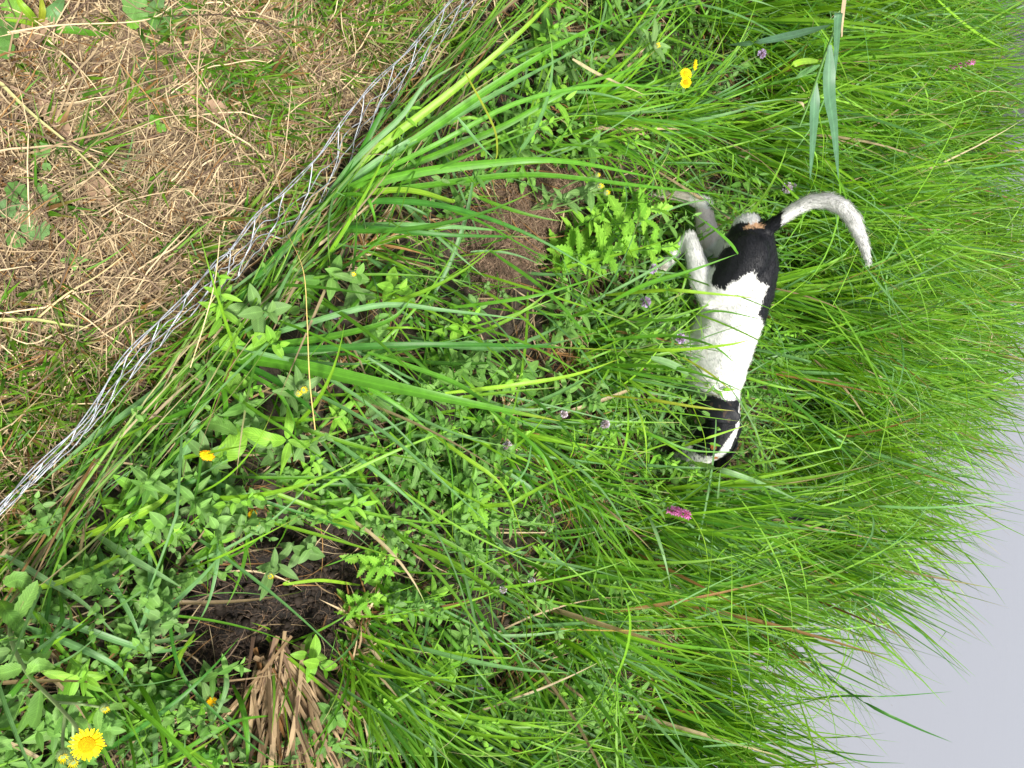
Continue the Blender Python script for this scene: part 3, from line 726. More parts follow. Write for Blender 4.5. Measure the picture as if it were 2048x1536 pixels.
# ------------------------------------------------------------------ dead straw stump by the dug patch
def stump():
    p = on_ground(555, 1320); r = root('straw_stump', p, 'torn sedge stump of thick dead straw beside the dug black patch', 'sedge stump')
    mb = MB(); n = 240
    q = np.repeat(p[None], n, 0)+np.concatenate([rng.normal(0, .028, (n, 2)), rng.uniform(0, .05, (n, 1))], 1)
    col = pick(n, [('straw', .6), ('rust', .1), ('root', .3)])*rng.uniform(.6, 1.05, (n, 1))*np.array([1, .93, .9])
    grow(mb, q, rng.normal(.05, .42, n), rng.uniform(.9, 1.5, n), rng.normal(.15, .2, n), rng.uniform(.09, .24, n), rng.uniform(.005, .011, n), col, col*1.1, K=7,
         prof=lambda t: np.where(t < 1, 1, .5), keel=.5, twist=rng.normal(0, .8, n), clear=.004)
    mb.build('dead_leaves', M_STRAW, r, p)
    mb = MB(); n = 26; q = np.repeat(p[None], n, 0)+np.concatenate([rng.normal(0, .03, (n, 2)), np.zeros((n, 1))], 1)
    grow(mb, q, rng.normal(.4, .8, n), rng.uniform(.4, 1.2, n), rng.uniform(.2, .8, n), rng.uniform(.12, .3, n), rng.uniform(.004, .007, n), pick(n, SEDGE), pick(n, TIPS), K=9)
    mb.build('blades', M_BLADE, r, p)
stump()

# ------------------------------------------------------------------ herbs as things
def herb_thing(name, top, H, nn, leafL, kind, label, cat, wr=.5, serr=0., K=13, lean=.15, az=1.2, droop=.5, group=None, z=None, basepx=None, topfac=.55, extra=None):
    """top = (px,py,z) of the crown"""
    t = pz(*top); b = t-np.array([math.sin(lean)*math.cos(az), math.sin(lean)*math.sin(az), 0])*H*1.1
    b[2] = zg(b[0], b[1]); r = root(name, b, label, cat, group)
    mb, mbs = MB(), MB(); nn = max(nn, 3)
    P = catmull([b, (b+t)/2+np.array([rng.normal(0, .01), rng.normal(0, .01), .01]), t], 8); tube(mbs, P, [.0028, .0015], greens(1, 'mint')[0], 6)
    ts = np.linspace(.2, 1, nn); tt = np.linspace(0, 1, 8); C = np.stack([np.interp(ts, tt, P[:, i]) for i in range(3)], 1)
    q = np.repeat(C, 2, 0); n = len(q); ph = rng.random()*6.3
    azs = ph+np.repeat(np.arange(nn)*np.pi/2, 2)+np.tile([0, np.pi], nn)+rng.normal(0, .15, n)
    size = leafL*np.repeat(np.interp(ts, [0, .6, .9, 1], [.8, 1.05, .9, topfac]), 2)*rng.uniform(.85, 1.1, n)
    th_ = np.repeat(np.interp(ts, [0, .85, 1], [1.4, 1.2, .55]), 2)+rng.normal(0, .12, n)
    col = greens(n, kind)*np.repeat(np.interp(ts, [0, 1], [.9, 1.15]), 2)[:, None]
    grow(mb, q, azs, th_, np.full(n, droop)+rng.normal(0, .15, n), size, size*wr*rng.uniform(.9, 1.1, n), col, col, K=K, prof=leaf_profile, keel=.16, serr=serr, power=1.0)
    mb.build('leaves', M_LEAF, r, b); mbs.build('stem', M_STEM, r, b)
    return r, b, t
for top, H, lf, lab in (((1290, 440, .24), .24, .062, 'serrated bright green gypsywort crown beside the hind paw of the dog'),
                        ((1245, 500, .20), .2, .06, 'serrated green gypsywort shoot just below the near hind paw of the dog'),
                        ((1345, 492, .25), .25, .055, 'serrated gypsywort crown touching the white thigh of the dog'),
                        ((1170, 510, .14), .14, .05, 'serrated gypsywort shoot right of the brown soil mound'),
                        ((1320, 420, .22), .22, .05, 'serrated gypsywort shoot in front of the stretched hind leg'),
                        ((780, 1132, .12), .12, .036, 'pale serrated nettle like shoot right of the dug black patch'),
                        ((745, 1200, .10), .1, .030, 'small bright serrated shoot at the right rim of the dug patch'),
                        ((965, 1012, .13), .13, .045, 'serrated shoot beside the yellow streaked sedge blade'),
                        ((790, 1415, .12), .12, .03, 'serrated shoot above the lower edge beside the leaning tussock')):
    herb_thing('gypsywort', top, H, 7, lf*1.35, 'lime', lab, 'herb', wr=.5, serr=.42, K=15, group='serrated herb shoots', lean=.2, az=rng.normal(1.3, .5))
for top, H, lf, kd, lab in (((715, 548, .2), .2, .05, 'mint', 'soft hairy fleabane shoot left of the brown mound with star of pale leaves'),
                            ((800, 578, .18), .18, .05, 'lime', 'leafy fleabane shoot below the folded blade tip'),
                            ((560, 690, .15), .15, .04, 'lime', 'pale shoot right of the netting base with small bud'),
                            ((540, 625, .15), .14, .055, 'grey', 'woolly grey green herb shoot between netting and mound'),
                            ((345, 1055, .16), .16, .042, 'mint', 'star topped mint shoot left of the orange faded flower'),
                            ((160, 520, .03), .03, .02, 'mint', 'tiny seedling alone in the dry straw'),
                            ((960, 615, .14), .14, .038, 'grey', 'grey green mint shoot with blunt rounded leaves below the mound'),
                            ((985, 740, .14), .14, .035, 'grey', 'rounded mint shoot right of the very wide blade'),
                            ((1060, 745, .16), .16, .05, 'mint', 'toothless leafy mint crown above the yellow tipped blade'),
                            ((650, 1340, .1), .1, .045, 'lime', 'pale smooth leaf shoot between stump and orange based tuft'),
                            ((900, 1330, .12), .14, .075, 'lime', 'long leaved willowherb shoot beside the sedge rosette'),
                            ((1390, 965, .12), .12, .05, 'mint', 'smooth leaf pair in the dark gap below the nose of the dog'),
                            ((625, 1095, .08), .08, .042, 'grey', 'dusty grey rounded mint shoot at the upper rim of the dug patch'),
                            ((850, 920, .12), .12, .07, 'grey', 'pale narrow leaved shoot over dark soil in the middle'),
                            ((1195, 290, .16), .16, .055, 'mint', 'rounded leafy mint shoot above the brown mound'),
                            ((1130, 200, .2), .2, .075, 'lime', 'broad pale leaf shoot below the cream dry blade'),
                            ((275, 1290, .1), .1, .04, 'mint', 'round leaved mint shoot left of the dug patch'),
                            ((340, 1400, .1), .1, .04, 'deep', 'dark green mint shoot below the dug patch')):
    herb_thing('herb_shoot', top, H, 5, lf, kd, lab, 'herb', wr=.5 if lf < .06 else .27, group='leafy herb shoots on the bank', lean=.15, az=rng.random()*6.3)

# lanceolate plant in the left middle, drawn leaf by leaf
def leafy(name, basepx, label, cat, stems, leaves, kind='lime', serr=0., prof=None, K=18):
    p = on_ground(*basepx); r = root(name, p, label, cat); mb, ms = MB(), MB()
    for s in stems: tube(ms, catmull([pz(*q) for q in s], 14), [.0026, .0014], (.17, .30, .09), 6)
    for pts, w, *k in leaves:
        c = greens(1, k[0] if k else kind)[0]
        hero(mb, pts, w, c, None, roll=rng.normal(0, .15), K=K, prof=prof or leaf_profile, keel=.16, serr=serr)
    mb.build('leaves', M_LEAF, r, p); ms.build('stem', M_STEM, r, p); return r, p
leafy('loosestrife_herb', (540, 905), 'smooth pale herb with long oval leaves spread like a star left of centre', 'herb',
      [[(530, 930, .0), (560, 892, .1), (572, 880, .16)]],
      [([(572, 880, .16), (540, 880, .18), (500, 865, .16), (482, 862, .14)], .026), ([(575, 878, .16), (578, 845, .18), (574, 812, .14)], .018),
       ([(578, 885, .16), (570, 915, .16), (560, 952, .12)], .018), ([(576, 880, .16), (610, 888, .17), (650, 868, .14)], .015),
       ([(560, 870, .14), (520, 880, .1), (480, 860, .08)], .03, 'mint'), ([(430, 920, .06), (460, 900, .1), (475, 868, .1), (440, 850, .08)], .045, 'lime'),
       ([(475, 868, .1), (440, 850, .1), (405, 845, .06)], .03, 'mint')])
ar = lambda t: np.where(t < .08, .55, np.clip(1-t, .03, 1)**.8)
leafy('bindweed', (450, 730), 'bindweed with arrow shaped pale leaves at the foot of the wide blade', 'herb',
      [[(430, 740, .02), (480, 720, .06), (520, 690, .1)]],
      [([(475, 672, .09), (445, 690, .09), (470, 705, .08)], .03), ([(520, 665, .11), (515, 690, .1), (505, 722, .08)], .04), ([(470, 745, .08), (463, 770, .07), (458, 778, .07)], .035),
       ([(505, 745, .09), (490, 765, .08), (470, 785, .06)], .032), ([(455, 670, .08), (480, 690, .08), (520, 700, .07)], .03)], 'lime', prof=ar)
# ground ivy in the hay
def ivy(px, py, leaves, label):
    p = on_ground(px, py); r = root('ground_ivy', p, label, 'herb', 'ground ivy in the dry verge'); mb, ms = MB(), MB()
    for (lx, ly, sz, kd) in leaves:
        c = pz(lx, ly, .03); c[2] = zg(c[0], c[1])+rng.uniform(.018, .034); rr = sz/1539*1.52/2
        tube(ms, [p+[0, 0, .004], (p+c)/2+[0, 0, .01], c], [.001, .0008], (.16, .2, .07), 4, 6)
        nS = 44; an = np.linspace(.25, 2*np.pi-.25, nS)+rng.random()*6; rad = rr*(1+.07*np.cos(np.linspace(.25, 2*np.pi-.25, nS)*9))
        tz = rng.normal(0, .18, 2); V = [c]
        outer = np.stack([c[0]+rad*np.cos(an), c[1]+rad*np.sin(an), c[2]+rad*(np.cos(an)*tz[0]+np.sin(an)*tz[1])+rr*.12*np.cos(an*5)*.5+rr*.15], 1)
        mid = np.stack([c[0]+.5*rad*np.cos(an), c[1]+.5*rad*np.sin(an), c[2]+.5*rad*(np.cos(an)*tz[0]+np.sin(an)*tz[1])+rr*.12], 1)
        cen = np.repeat(c[None], nS, 0)
        V = np.concatenate([cen, mid, outer]); j = np.arange(nS-1)
        F = np.concatenate([np.stack([j, j+nS, j+nS+1, j+1], 1), np.stack([j+nS, j+2*nS, j+2*nS+1, j+nS+1], 1)])
        A = np.zeros((len(V), 3)); A[:, 0] = np.tile((np.abs(((np.linspace(0, 5, nS)) % 1)-.5)*2), 3); A[:, 1] = np.repeat([0, .5, 1], nS)*.2
        mb.add(V, F, np.broadcast_to(greens(1, kd)[0]*np.array([.85, .9, 1]), V.shape), A)
    mb.build('leaves', M_LEAF, r, p); ms.build('stem', M_STEM, r, p)
ivy(300, 30, [(268, 22, 46, 'mint'), (318, 38, 50, 'mint'), (303, 8, 36, 'grey'), (372, 18, 34, 'mint'), (262, 52, 22, 'lime')], 'ground ivy with three scalloped leaves at the upper edge of the verge')
ivy(30, 400, [(34, 386, 36, 'mint'), (82, 378, 20, 'mint'), (100, 402, 28, 'mint'), (118, 384, 12, 'mint'), (40, 424, 34, 'grey'), (10, 418, 30, 'grey')], 'ground ivy patch with small round leaves at the left edge')
ivy(90, 305, [(82, 302, 26, 'mint'), (122, 296, 20, 'mint'), (92, 336, 14, 'mint')], 'pair of small ground ivy leaves above the left edge patch')
ivy(10, 75, [(6, 50, 50, 'mint'), (2, 92, 40, 'mint'), (30, 20, 40, 'lime')], 'ground ivy cut by the upper left corner of the photo')
ivy(55, 470, [(70, 455, 44, 'grey'), (30, 478, 30, 'mint')], 'worn olive ground ivy leaf below the left edge patch')
ivy(315, 245, [(308, 240, 20, 'lime'), (326, 252, 18, 'lime')], 'two tiny yellow green leaves in the middle of the straw')
# plantain like weed, upper left
def weed():
    p = on_ground(80, 50); r = root('plantain', p, 'green weed rosette with strap leaves in the straw near the upper left corner', 'herb'); mb = MB()
    for pts, w, c in (([(80, 52, .01), (60, 30, .05), (40, 5, .06), (30, -20, .05)], .014, 'l'), ([(80, 55, .01), (50, 45, .03), (0, 38, .02)], .010, 'l'), ([(82, 58, .01), (140, 60, .03), (190, 68, .03), (236, 66, .02)], .014, 's'),
                      ([(84, 50, .01), (110, 20, .04), (130, -10, .03)], .022, 'b'), ([(80, 60, .01), (100, 80, .02), (125, 85, .01)], .012, 'l'), ([(78, 52, .01), (84, 20, .04), (80, -15, .04)], .012, 'y')):
        hero(mb, pts, w, np.array(G[c])*.9, None, K=14)
    mb.build('leaves', M_BLADE, r, p)
weed()

# ------------------------------------------------------------------ flowers
def frame(axis_):
    a = norm(np.asarray(axis_, float)); s = norm(np.cross(a, [0.1, 1, 0.05])); return a, s, np.cross(a, s)
def petals(mb, c, ax, n, r0, r1, w, up, col, K=5, jit=.1):
    a, s, t = frame(ax); an = np.linspace(0, 2*np.pi, n, endpoint=False)+rng.normal(0, .05, n)
    d = np.cos(an)[:, None]*s+np.sin(an)[:, None]*t; q = np.linspace(0, 1, K)
    rr = r0+(r1-r0)*q[None]*(1+rng.normal(0, jit, n))[:, None]
    C = c+d[:, None]*rr[..., None]+a*(up*(q[None]**1.5)*(1+rng.normal(0, .5, n)[:, None]))[..., None]*(r1-r0)
    side = np.broadcast_to(np.cross(d, a)[:, None], C.shape)
    W = w*np.interp(q, [0, .4, .95, 1], [.6, 1, 1, .4])[None]*np.ones((n, 1))
    cc = np.broadcast_to(np.asarray(col)[None, None], C.shape)*rng.uniform(.85, 1.1, (n, 1, 1))
    strip(mb, C, W, side, .15, cc)
YEL = (.95, .76, .01)
def daisy(parent, c, ax, r, loc, name='flower_head', faded=False):
    """ray florets + domed disc, parented to its plant"""
    a, s, t = frame(ax)
    mb = MB(); petals(mb, c, ax, 34, r*.42, r, r*.13, .12, YEL if not faded else (.7, .34, .01)); petals(mb, c+a*r*.04, ax, 22, r*.4, r*.85, r*.12, .3, YEL)
    f = mb.build(name, M_PETAL, parent, loc)
    mb = MB(); n = 160; k = np.arange(n); ph = k*2.39996; rho = np.sqrt(k/n)*r*.48
    for i in range(n):
        q = c+s*rho[i]*math.cos(ph[i])+t*rho[i]*math.sin(ph[i])+a*(r*.12*(1-(rho[i]/(r*.5))**2)+r*.09)
        ball(mb, q, r*.055, np.array((.88, .56, .01) if rho[i] < r*.4 else (.86, .6, .01))*rng.uniform(.8, 1.1), 5, 4)
    mb.build('disc', M_PETAL, f, loc)
    mb = MB(); ball(mb, c-a*r*.42, r*.3, (.18, .3, .1), 10, 6, .8); petals(mb, c-a*r*.4, ax, 20, r*.1, r*.5, r*.08, .3, (.2, .33, .12))
    mb.build('calyx', M_STEM, f, loc)
    return f
def bud(parent, c, ax, r, loc):
    a, s, t = frame(ax); mb = MB(); ball(mb, c, r, (.25, .36, .15), 12, 8, .9)
    for k in range(3): petals(mb, c+a*r*(.1*k-.2), ax, 18, r*.8, r*1.15, r*.16, .9, (.24, .38, .14), K=4)
    petals(mb, c+a*r*.6, ax, 24, r*.1, r*.75, r*.14, 1.0, YEL, K=4); mb.build('bud', M_PETAL, parent, loc)
def fleabane_main():
    p = on_ground(40, 1180); r = root('fleabane', p, 'tall fleabane with one open yellow daisy and two buds in the lower left corner', 'flowering plant')
    ms, ml = MB(), MB(); st = (.24, .34, .13)
    main = [p, pz(20, 1260, .12), pz(50, 1340, .25), pz(110, 1405, .38), pz(150, 1450, .46), pz(172, 1488, .49)]
    tube(ms, main, [.0042, .0026, .0022], st, 8, 24); tube(ms, [pz(130, 1430, .42), pz(126, 1470, .44), pz(126, 1503, .46)], [.0022, .0018], st, 7, 8)
    tube(ms, [pz(146, 1448, .455), pz(146, 1490, .45), pz(146, 1512, .45)], .0018, st, 7, 8); tube(ms, [pz(110, 1405, .38), pz(160, 1408, .4), pz(205, 1415, .42)], [.002, .0015], st, 6, 8)
    ms.build('stem', M_STEM, r, p)
    for pts, w in (([(20, 1260, .12), (60, 1190, .16), (75, 1160, .17)], .035), ([(10, 1170, .1), (40, 1160, .13), (72, 1185, .12)], .04), ([(30, 1300, .16), (80, 1320, .2), (105, 1300, .2)], .03),
                   ([(45, 1335, .24), (10, 1345, .24), (-15, 1350, .2)], .034), ([(60, 1350, .27), (75, 1330, .3), (110, 1335, .28)], .03), ([(85, 1385, .33), (60, 1420, .3), (35, 1470, .24)], .034),
                   ([(95, 1395, .35), (130, 1400, .36), (190, 1395, .33)], .02), ([(80, 1380, .33), (72, 1430, .33), (62, 1455, .3)], .036), ([(115, 1410, .38), (120, 1440, .38), (135, 1478, .35)], .022),
                   ([(130, 1430, .42), (120, 1455, .42), (108, 1470, .4)], .02), ([(145, 1440, .44), (165, 1450, .45), (172, 1470, .42)], .02), ([(0, 1200, .1), (20, 1230, .14), (50, 1270, .12)], .045),
                   ([(205, 1415, .42), (235, 1412, .41), (245, 1418, .38)], .015), ([(200, 1415, .42), (195, 1440, .4), (200, 1462, .36)], .018), ([(60, 1215, .1), (90, 1240, .13), (100, 1265, .1)], .03)):
        hero(ml, pts, w*.72, greens(1, 'mint')[0]*1.1, None, roll=rng.normal(0, .45), K=18, prof=leaf_profile, keel=.3, serr=.16)
    ml.build('leaves', M_LEAF, r, p)
    daisy(r, pz(174, 1489, .50), (-.05, -.35, 1), .0195, p); bud(r, pz(126, 1508, .465), (.2, -.1, 1), .0075, p); bud(r, pz(146, 1518, .455), (.3, -.1, 1), .008, p); bud(r, pz(208, 1415, .42), (.2, .1, 1), .006, p)
fleabane_main()
def fleabane(basepx, heads, label, leaves=10, z=.3, faded=False, buds=()):
    p = on_ground(*basepx); r = root('fleabane', p, label, 'flowering plant', 'fleabane plants'); ms, ml = MB(), MB()
    for (x, y, zz, rad, ax) in heads:
        c = pz(x, y, zz); tube(ms, [p, (p+c)/2+[rng.normal(0, .012), rng.normal(0, .012), .02], c], [.0028, .0016], (.2, .32, .1), 6, 12)
        daisy(r, c, ax, rad, p, faded=faded)
    for (x, y, zz, rad) in buds:
        c = pz(x, y, zz); tube(ms, [p, (p+c)/2+[rng.normal(0, .01), 0, .02], c], [.0026, .0015], (.2, .32, .1), 6, 12); bud(r, c, (.2, -.2, 1), rad, p)
    ms.build('stem', M_STEM, r, p)
    t = rng.uniform(.25, .9, leaves); tgt = pz(*(heads[0][:3] if heads else buds[0][:3])); b = p+(tgt-p)*t[:, None]
    L = rng.uniform(.035, .06, leaves); col = greens(leaves, 'grey')
    grow(ml, b, rng.random(leaves)*6.3, rng.uniform(.8, 1.3, leaves), rng.uniform(.2, .8, leaves), L, L*.33, col, col, K=10, prof=leaf_profile, keel=.2)
    ml.build('leaves', M_LEAF, r, p)
fleabane((1330, 180), [(1372, 148, .36, .014, (-.1, -.5, .8)), (1390, 130, .38, .0125, (.2, .4, .9)), (1372, 165, .35, .013, (.2, -.7, .6))], 'fleabane with three small yellow daisies near the upper edge', 14)
fleabane((400, 930), [(414, 910, .10, .014, (.4, -.3, .4))], 'fleabane with one orange yellow flower beside the arching striped blade', 5, faded=True)
fleabane((490, 1050), [(508, 1046, .10, .012, (.8, -.2, .4)), (505, 1028, .1, .009, (-.3, -.5, .5))], 'fleabane with withered orange flower above the dug patch', 6, faded=True)
fleabane((410, 1420), [(422, 1404, .05, .011, (.2, .2, 1))], 'low fleabane flower half hidden below the dug patch', 5, faded=True)
fleabane((560, 1110), [], 'fleabane bud stalk leaning over the black dug patch', 10, buds=((540, 1150, .14, .007),))
fleabane((1060, 420), [], 'woolly fleabane with pale closed buds above the brown mound', 18, buds=((1198, 372, .3, .008), (1212, 385, .3, .007), (1194, 350, .3, .006)))
fleabane((560, 800), [], 'hairy fleabane bud with yellow centre beside the very wide blade', 14, buds=((606, 778, .2, .009), (596, 786, .2, .007)))
fleabane((700, 620), [], 'leafy fleabane bud star below the mound', 14, buds=((706, 548, .2, .006),))
fleabane((1270, 70), [], 'pale fleabane shoot with closed bud at the upper edge', 14, buds=((1312, 92, .36, .008),))

def mint_head(px, py, z, r, label, pale=False):
    c = pz(px, py, z); b = c-np.array([.03*rng.normal(), .05, 0]); b[2] = zg(b[0], b[1])
    rt = root('water_mint', b, label, 'flowering plant', 'water mint flower heads'); ms, ml, mf = MB(), MB(), MB()
    tube(ms, [b, (b+c)/2+[rng.normal(0, .008), 0, .01], c], [.0022, .0014], (.16, .2, .08), 6, 10); ms.build('stem', M_STEM, rt, b)
    nn = 5; t = np.linspace(.3, .93, nn); q = np.repeat(b+(c-b)*t[:, None], 2, 0); n = nn*2
    az = np.repeat(np.arange(nn)*1.57, 2)+np.tile([0, np.pi], nn)+rng.normal(0, .2, n)+rng.random()*6; L = rng.uniform(.02, .034, n)
    col = greens(n, 'mint'); grow(ml, q, az, rng.uniform(.9, 1.3, n), rng.uniform(.1, .6, n), L, L*.55, col, col, K=9, prof=leaf_profile, keel=.18, serr=.08)
    ml.build('leaves', M_LEAF, rt, b)
    ball(mf, c, r*.6, (.16, .12, .13), 10, 7)
    n = 120; d = norm(rng.normal(0, 1, (n, 3))); d[:, 2] = np.where(d[:, 2] < -.5, -d[:, 2], d[:, 2]); K = 4; s = np.linspace(.5, 1.05, K)
    C = c+d[:, None]*(r*s)[None, :, None]*rng.uniform(.85, 1.15, (n, 1, 1)); side = norm(np.cross(d, rng.normal(0, 1, (n, 3))))[:, None]*np.ones((1, K, 1))
    lc = np.array((.50, .40, .66) if not pale else (.62, .56, .72)); cc = np.broadcast_to(lc, C.shape)*rng.uniform(.7, 1.25, (n, 1, 1))
    strip(mf, C, r*np.array([.12, .25, .42, .30])[None]*np.ones((n, 1)), side, .3, np.minimum(cc, .85)); mf.build('flower_head', M_PETAL, rt, b)
for a in ((1291, 604, .22, .0125, 'round lilac mint head on a bare stem beside the belly of the dog'), (1305, 537, .22, .012, 'lilac mint head beside the near hind paw'),
          (1361, 677, .30, .0115, 'lilac mint head against the white chest of the dog'), (1210, 848, .18, .011, 'pale mint head below the neck of the dog', True),
          (1013, 893, .16, .0115, 'pale mint head above the yellow streaked blade', True), (1063, 1162, .16, .008, 'tiny white mint head, upper one of a pair near the rosette', True),
          (1006, 1178, .15, .009, 'small pale mint head, left one of a pair near the rosette', True), (1574, 376, .22, .015, 'loose lilac mint whorl in front of the dog tail', True),
          (1523, 108, .25, .012, 'lilac mint head beside the hanging reed leaves'), (1586, 372, .2, .009, 'darker mint whorl behind the loose one by the tail'),
          (1128, 828, .12, .009, 'faded mint head low among tiny leaves in the middle', True), (670, 628, .13, .010, 'faint lilac mint head left of the mound blades'), (960, 1372, .1, .008, 'faint lilac mint head below the rosette')):
    mint_head(*a)
def loosestrife(base, top, label, L=.09):
    b = pz(*base); b[2] = zg(b[0], b[1]); c = pz(*top); r = root('purple_loosestrife', b, label, 'flowering plant'); ms, mf, ml = MB(), MB(), MB()
    P = catmull([b, b+(c-b)*.5+[0, 0, .03], c], 24); tube(ms, P, [.0025, .0014], (.2, .24, .08), 6); ms.build('stem', M_STEM, r, b)
    ln = np.linalg.norm(np.diff(P, axis=0), axis=1).sum(); f0 = 1-L/ln; ax = norm(c-b)
    for t in np.linspace(f0, 1, 11):
        q = np.array([np.interp(t, np.linspace(0, 1, 24), P[:, i]) for i in range(3)])
        for k in range(4):
            d = norm(rng.normal(0, 1, 3)+ax*.2); petals(mf, q+d*.005, d, 6, .001, .0075, .0032, .5, np.array((.78, .26, .66))*rng.uniform(.7, 1.2), K=4, jit=.25)
    mf.build('flower_spike', M_PETAL, r, b)
    n = 14; t = np.repeat(np.linspace(.2, f0, 7), 2); q = b+(c-b)*t[:, None]; col = greens(n, 'mint')
    grow(ml, q, rng.random(n)*6.3, rng.uniform(.7, 1.2, n), rng.uniform(0, .4, n), rng.uniform(.03, .05, n), rng.uniform(.006, .01, n), col, col, K=8, prof=leaf_profile); ml.build('leaves', M_LEAF, r, b)
loosestrife((1210, 985, 0), (1378, 1030, .34), 'magenta flower spike of loosestrife below the nose of the dog')
loosestrife((1760, 165, 0), (1945, 124, .4), 'faded loosestrife spike far off near the upper right corner', .12)

# ------------------------------------------------------------------ dead leaves on the straw
def dead_leaf(px, py, L, W, az, label):
    p = on_ground(px, py)+[0, 0, .018]; mb = MB()
    grow(mb, p[None], [az], [1.45], [.2], [L], [W], np.array([[.30, .20, .13]]), np.array([[.26, .16, .1]]), K=16, prof=lambda t: leaf_profile(t, .8), serr=.12, keel=.5, wob=.2)
    o = mb.build('dead_leaf', M_STRAW, None, p); tag(o, label, 'leaf', 'curled brown leaves in the straw')
dead_leaf(35, 95, .09, .035, 2.6, 'curled brown leaf near the upper left corner'); dead_leaf(75, 205, .10, .03, .6, 'curled brown leaf on the dark twigs')
dead_leaf(555, 305, .07, .022, .2, 'curled brown leaf in the straw just above the netting'); dead_leaf(60, 720, .07, .045, 1.6, 'flat grey brown leaf near the left edge by the lower straw')
dead_leaf(180, 355, .06, .04, .4, 'pale brown leaf under the long stalk'); dead_leaf(405, 215, .05, .03, 1.4, 'small tan leaf in the middle of the straw')

# long straw stalks on the verge
def stalks():
    r0 = [([(-10, 155, .03), (60, 225, .045), (150, 300, .05), (245, 395, .03)], .006, (.42, .40, .18), 'thick pale green stalk lying diagonally over the straw'),
          ([(15, 65, .04), (120, 50, .05), (290, 40, .05), (360, 0, .05)], .003, (.6, .48, .3), 'pale straw stalk across the upper left straw'),
          ([(65, 645, .03), (130, 590, .05), (200, 548, .05), (255, 505, .04)], .0035, (.52, .42, .22), 'curved dry stalk above the lower straw'),
          ([(-5, 640, .03), (70, 640, .04), (130, 650, .04), (178, 656, .03)], .006, (.40, .42, .16), 'flat pale green stalk at the left edge'),
          ([(95, 80, .05), (170, 150, .05), (245, 250, .04)], .0028, (.55, .44, .26), 'thin dry stalk over the dark twigs'),
          ([(380, 735, .1), (410, 640, .16), (430, 560, .2), (440, 470, .2)], .0025, (.62, .5, .28), 'upright tan stalk beside the netting'),
          ([(630, 860, .2), (619, 760, .26), (614, 640, .27), (606, 540, .26), (575, 468, .2)], .0022, (.60, .44, .16), 'long orange tan stalk hanging across the broad blades')]
    for pts, w, c, lab in r0:
        mb = MB(); p = pz(*pts[0]); hero(mb, pts, w, c, None, K=20, prof=lambda t: 1-.5*t, keel=.6)
        o = mb.build('dry_stalk', M_STRAW, None, p); tag(o, lab, 'stalk', 'dry stalks')
stalks()

# ------------------------------------------------------------------ wire netting
def fence():
    top = [(-60, 1070), (0, 1008), (60, 950), (140, 870), (190, 803), (240, 728), (310, 650), (370, 590), (430, 530), (458, 503), (512, 428), (570, 385), (632, 318), (685, 240), (740, 178), (800, 118), (850, 60), (905, 0), (960, -60)]
    T = catmull([pz(x, y, .085) for x, y in top], 180)
    width = np.interp(np.arange(180), [0, 20, 45, 75, 95, 105, 125, 150, 179], [.010, .012, .024, .034, .042, .062, .062, .042, .04])
    run = norm(np.gradient(T, axis=0)); out = norm(np.cross(run, [0, 0, 1.])); out = out*np.where(out[:, :1] < 0, -1, 1)
    r = root('wire_netting', T[90]*[1, 1, 0], 'squashed galvanised wire netting running along the edge of the mown straw', 'wire netting'); loc = T[90]*[1, 1, 0]
    def S(i, t):    # surface point: i along, t 0..1 down the sagging net
        j = int(np.clip(round(i), 0, 179)); w = width[j]
        return T[j]+out[j]*w*t*1.25+np.array([0, 0, -1])*w*t*.75
    mb = MB(); tube(mb, T, .0012, (.6, .6, .65), 6); tube(mb, T+[.0035, .003, .003]*np.sin(np.arange(180)[:, None]*.21), .0011, (.6, .6, .65), 5); mb.build('top_wire', M_WIRE, r, loc)
    mb = MB(); rows = 4; step = 9.5; adv = 4.6
    wob = rng.normal(0, .0012, (rows, 200, 3))
    def strand(k, i):
        ph = ((i+k*adv) % step)/step; tri = 1-abs(2*ph-1)*2
        return S(i, (k+.5+.26*tri)/rows)+wob[k-1, int(i) % 200]
    for k in range(1, rows):
        tube(mb, [strand(k, i) for i in np.arange(0, 179.5, step/4)], .0010, (.6, .6, .65), 5, 300)
    for m in range(1, 19):
        i = m*step+step/2
        for k in range(rows-1):
            a = T[int(min(i, 179))] if k == 0 else strand(k, min(i-k*adv, 179)); e = strand(k+1, max(i-(k+1)*adv, 0))
            tube(mb, [a+[0, 0, .001], (a*.6+e*.4)+[0, 0, .0015]+rng.normal(0, .0015, 3), e+[0, 0, -.001]], .0012, (.6, .6, .65), 5, 6)
    mb.build('mesh_wires', M_WIRE, r, loc)
    mb = MB(); c = pz(458, 503, .088); ang = np.linspace(0, 14, 40); d = norm(run[95]); s, u = out[95], np.array([0, 0, 1.])
    tube(mb, [c+d*(a-7)*.0016+(s*math.cos(a)+u*math.sin(a))*.0035 for a in ang], .001, (.6, .6, .65), 5); mb.build('twisted_joint', M_WIRE, r, loc)
fence()

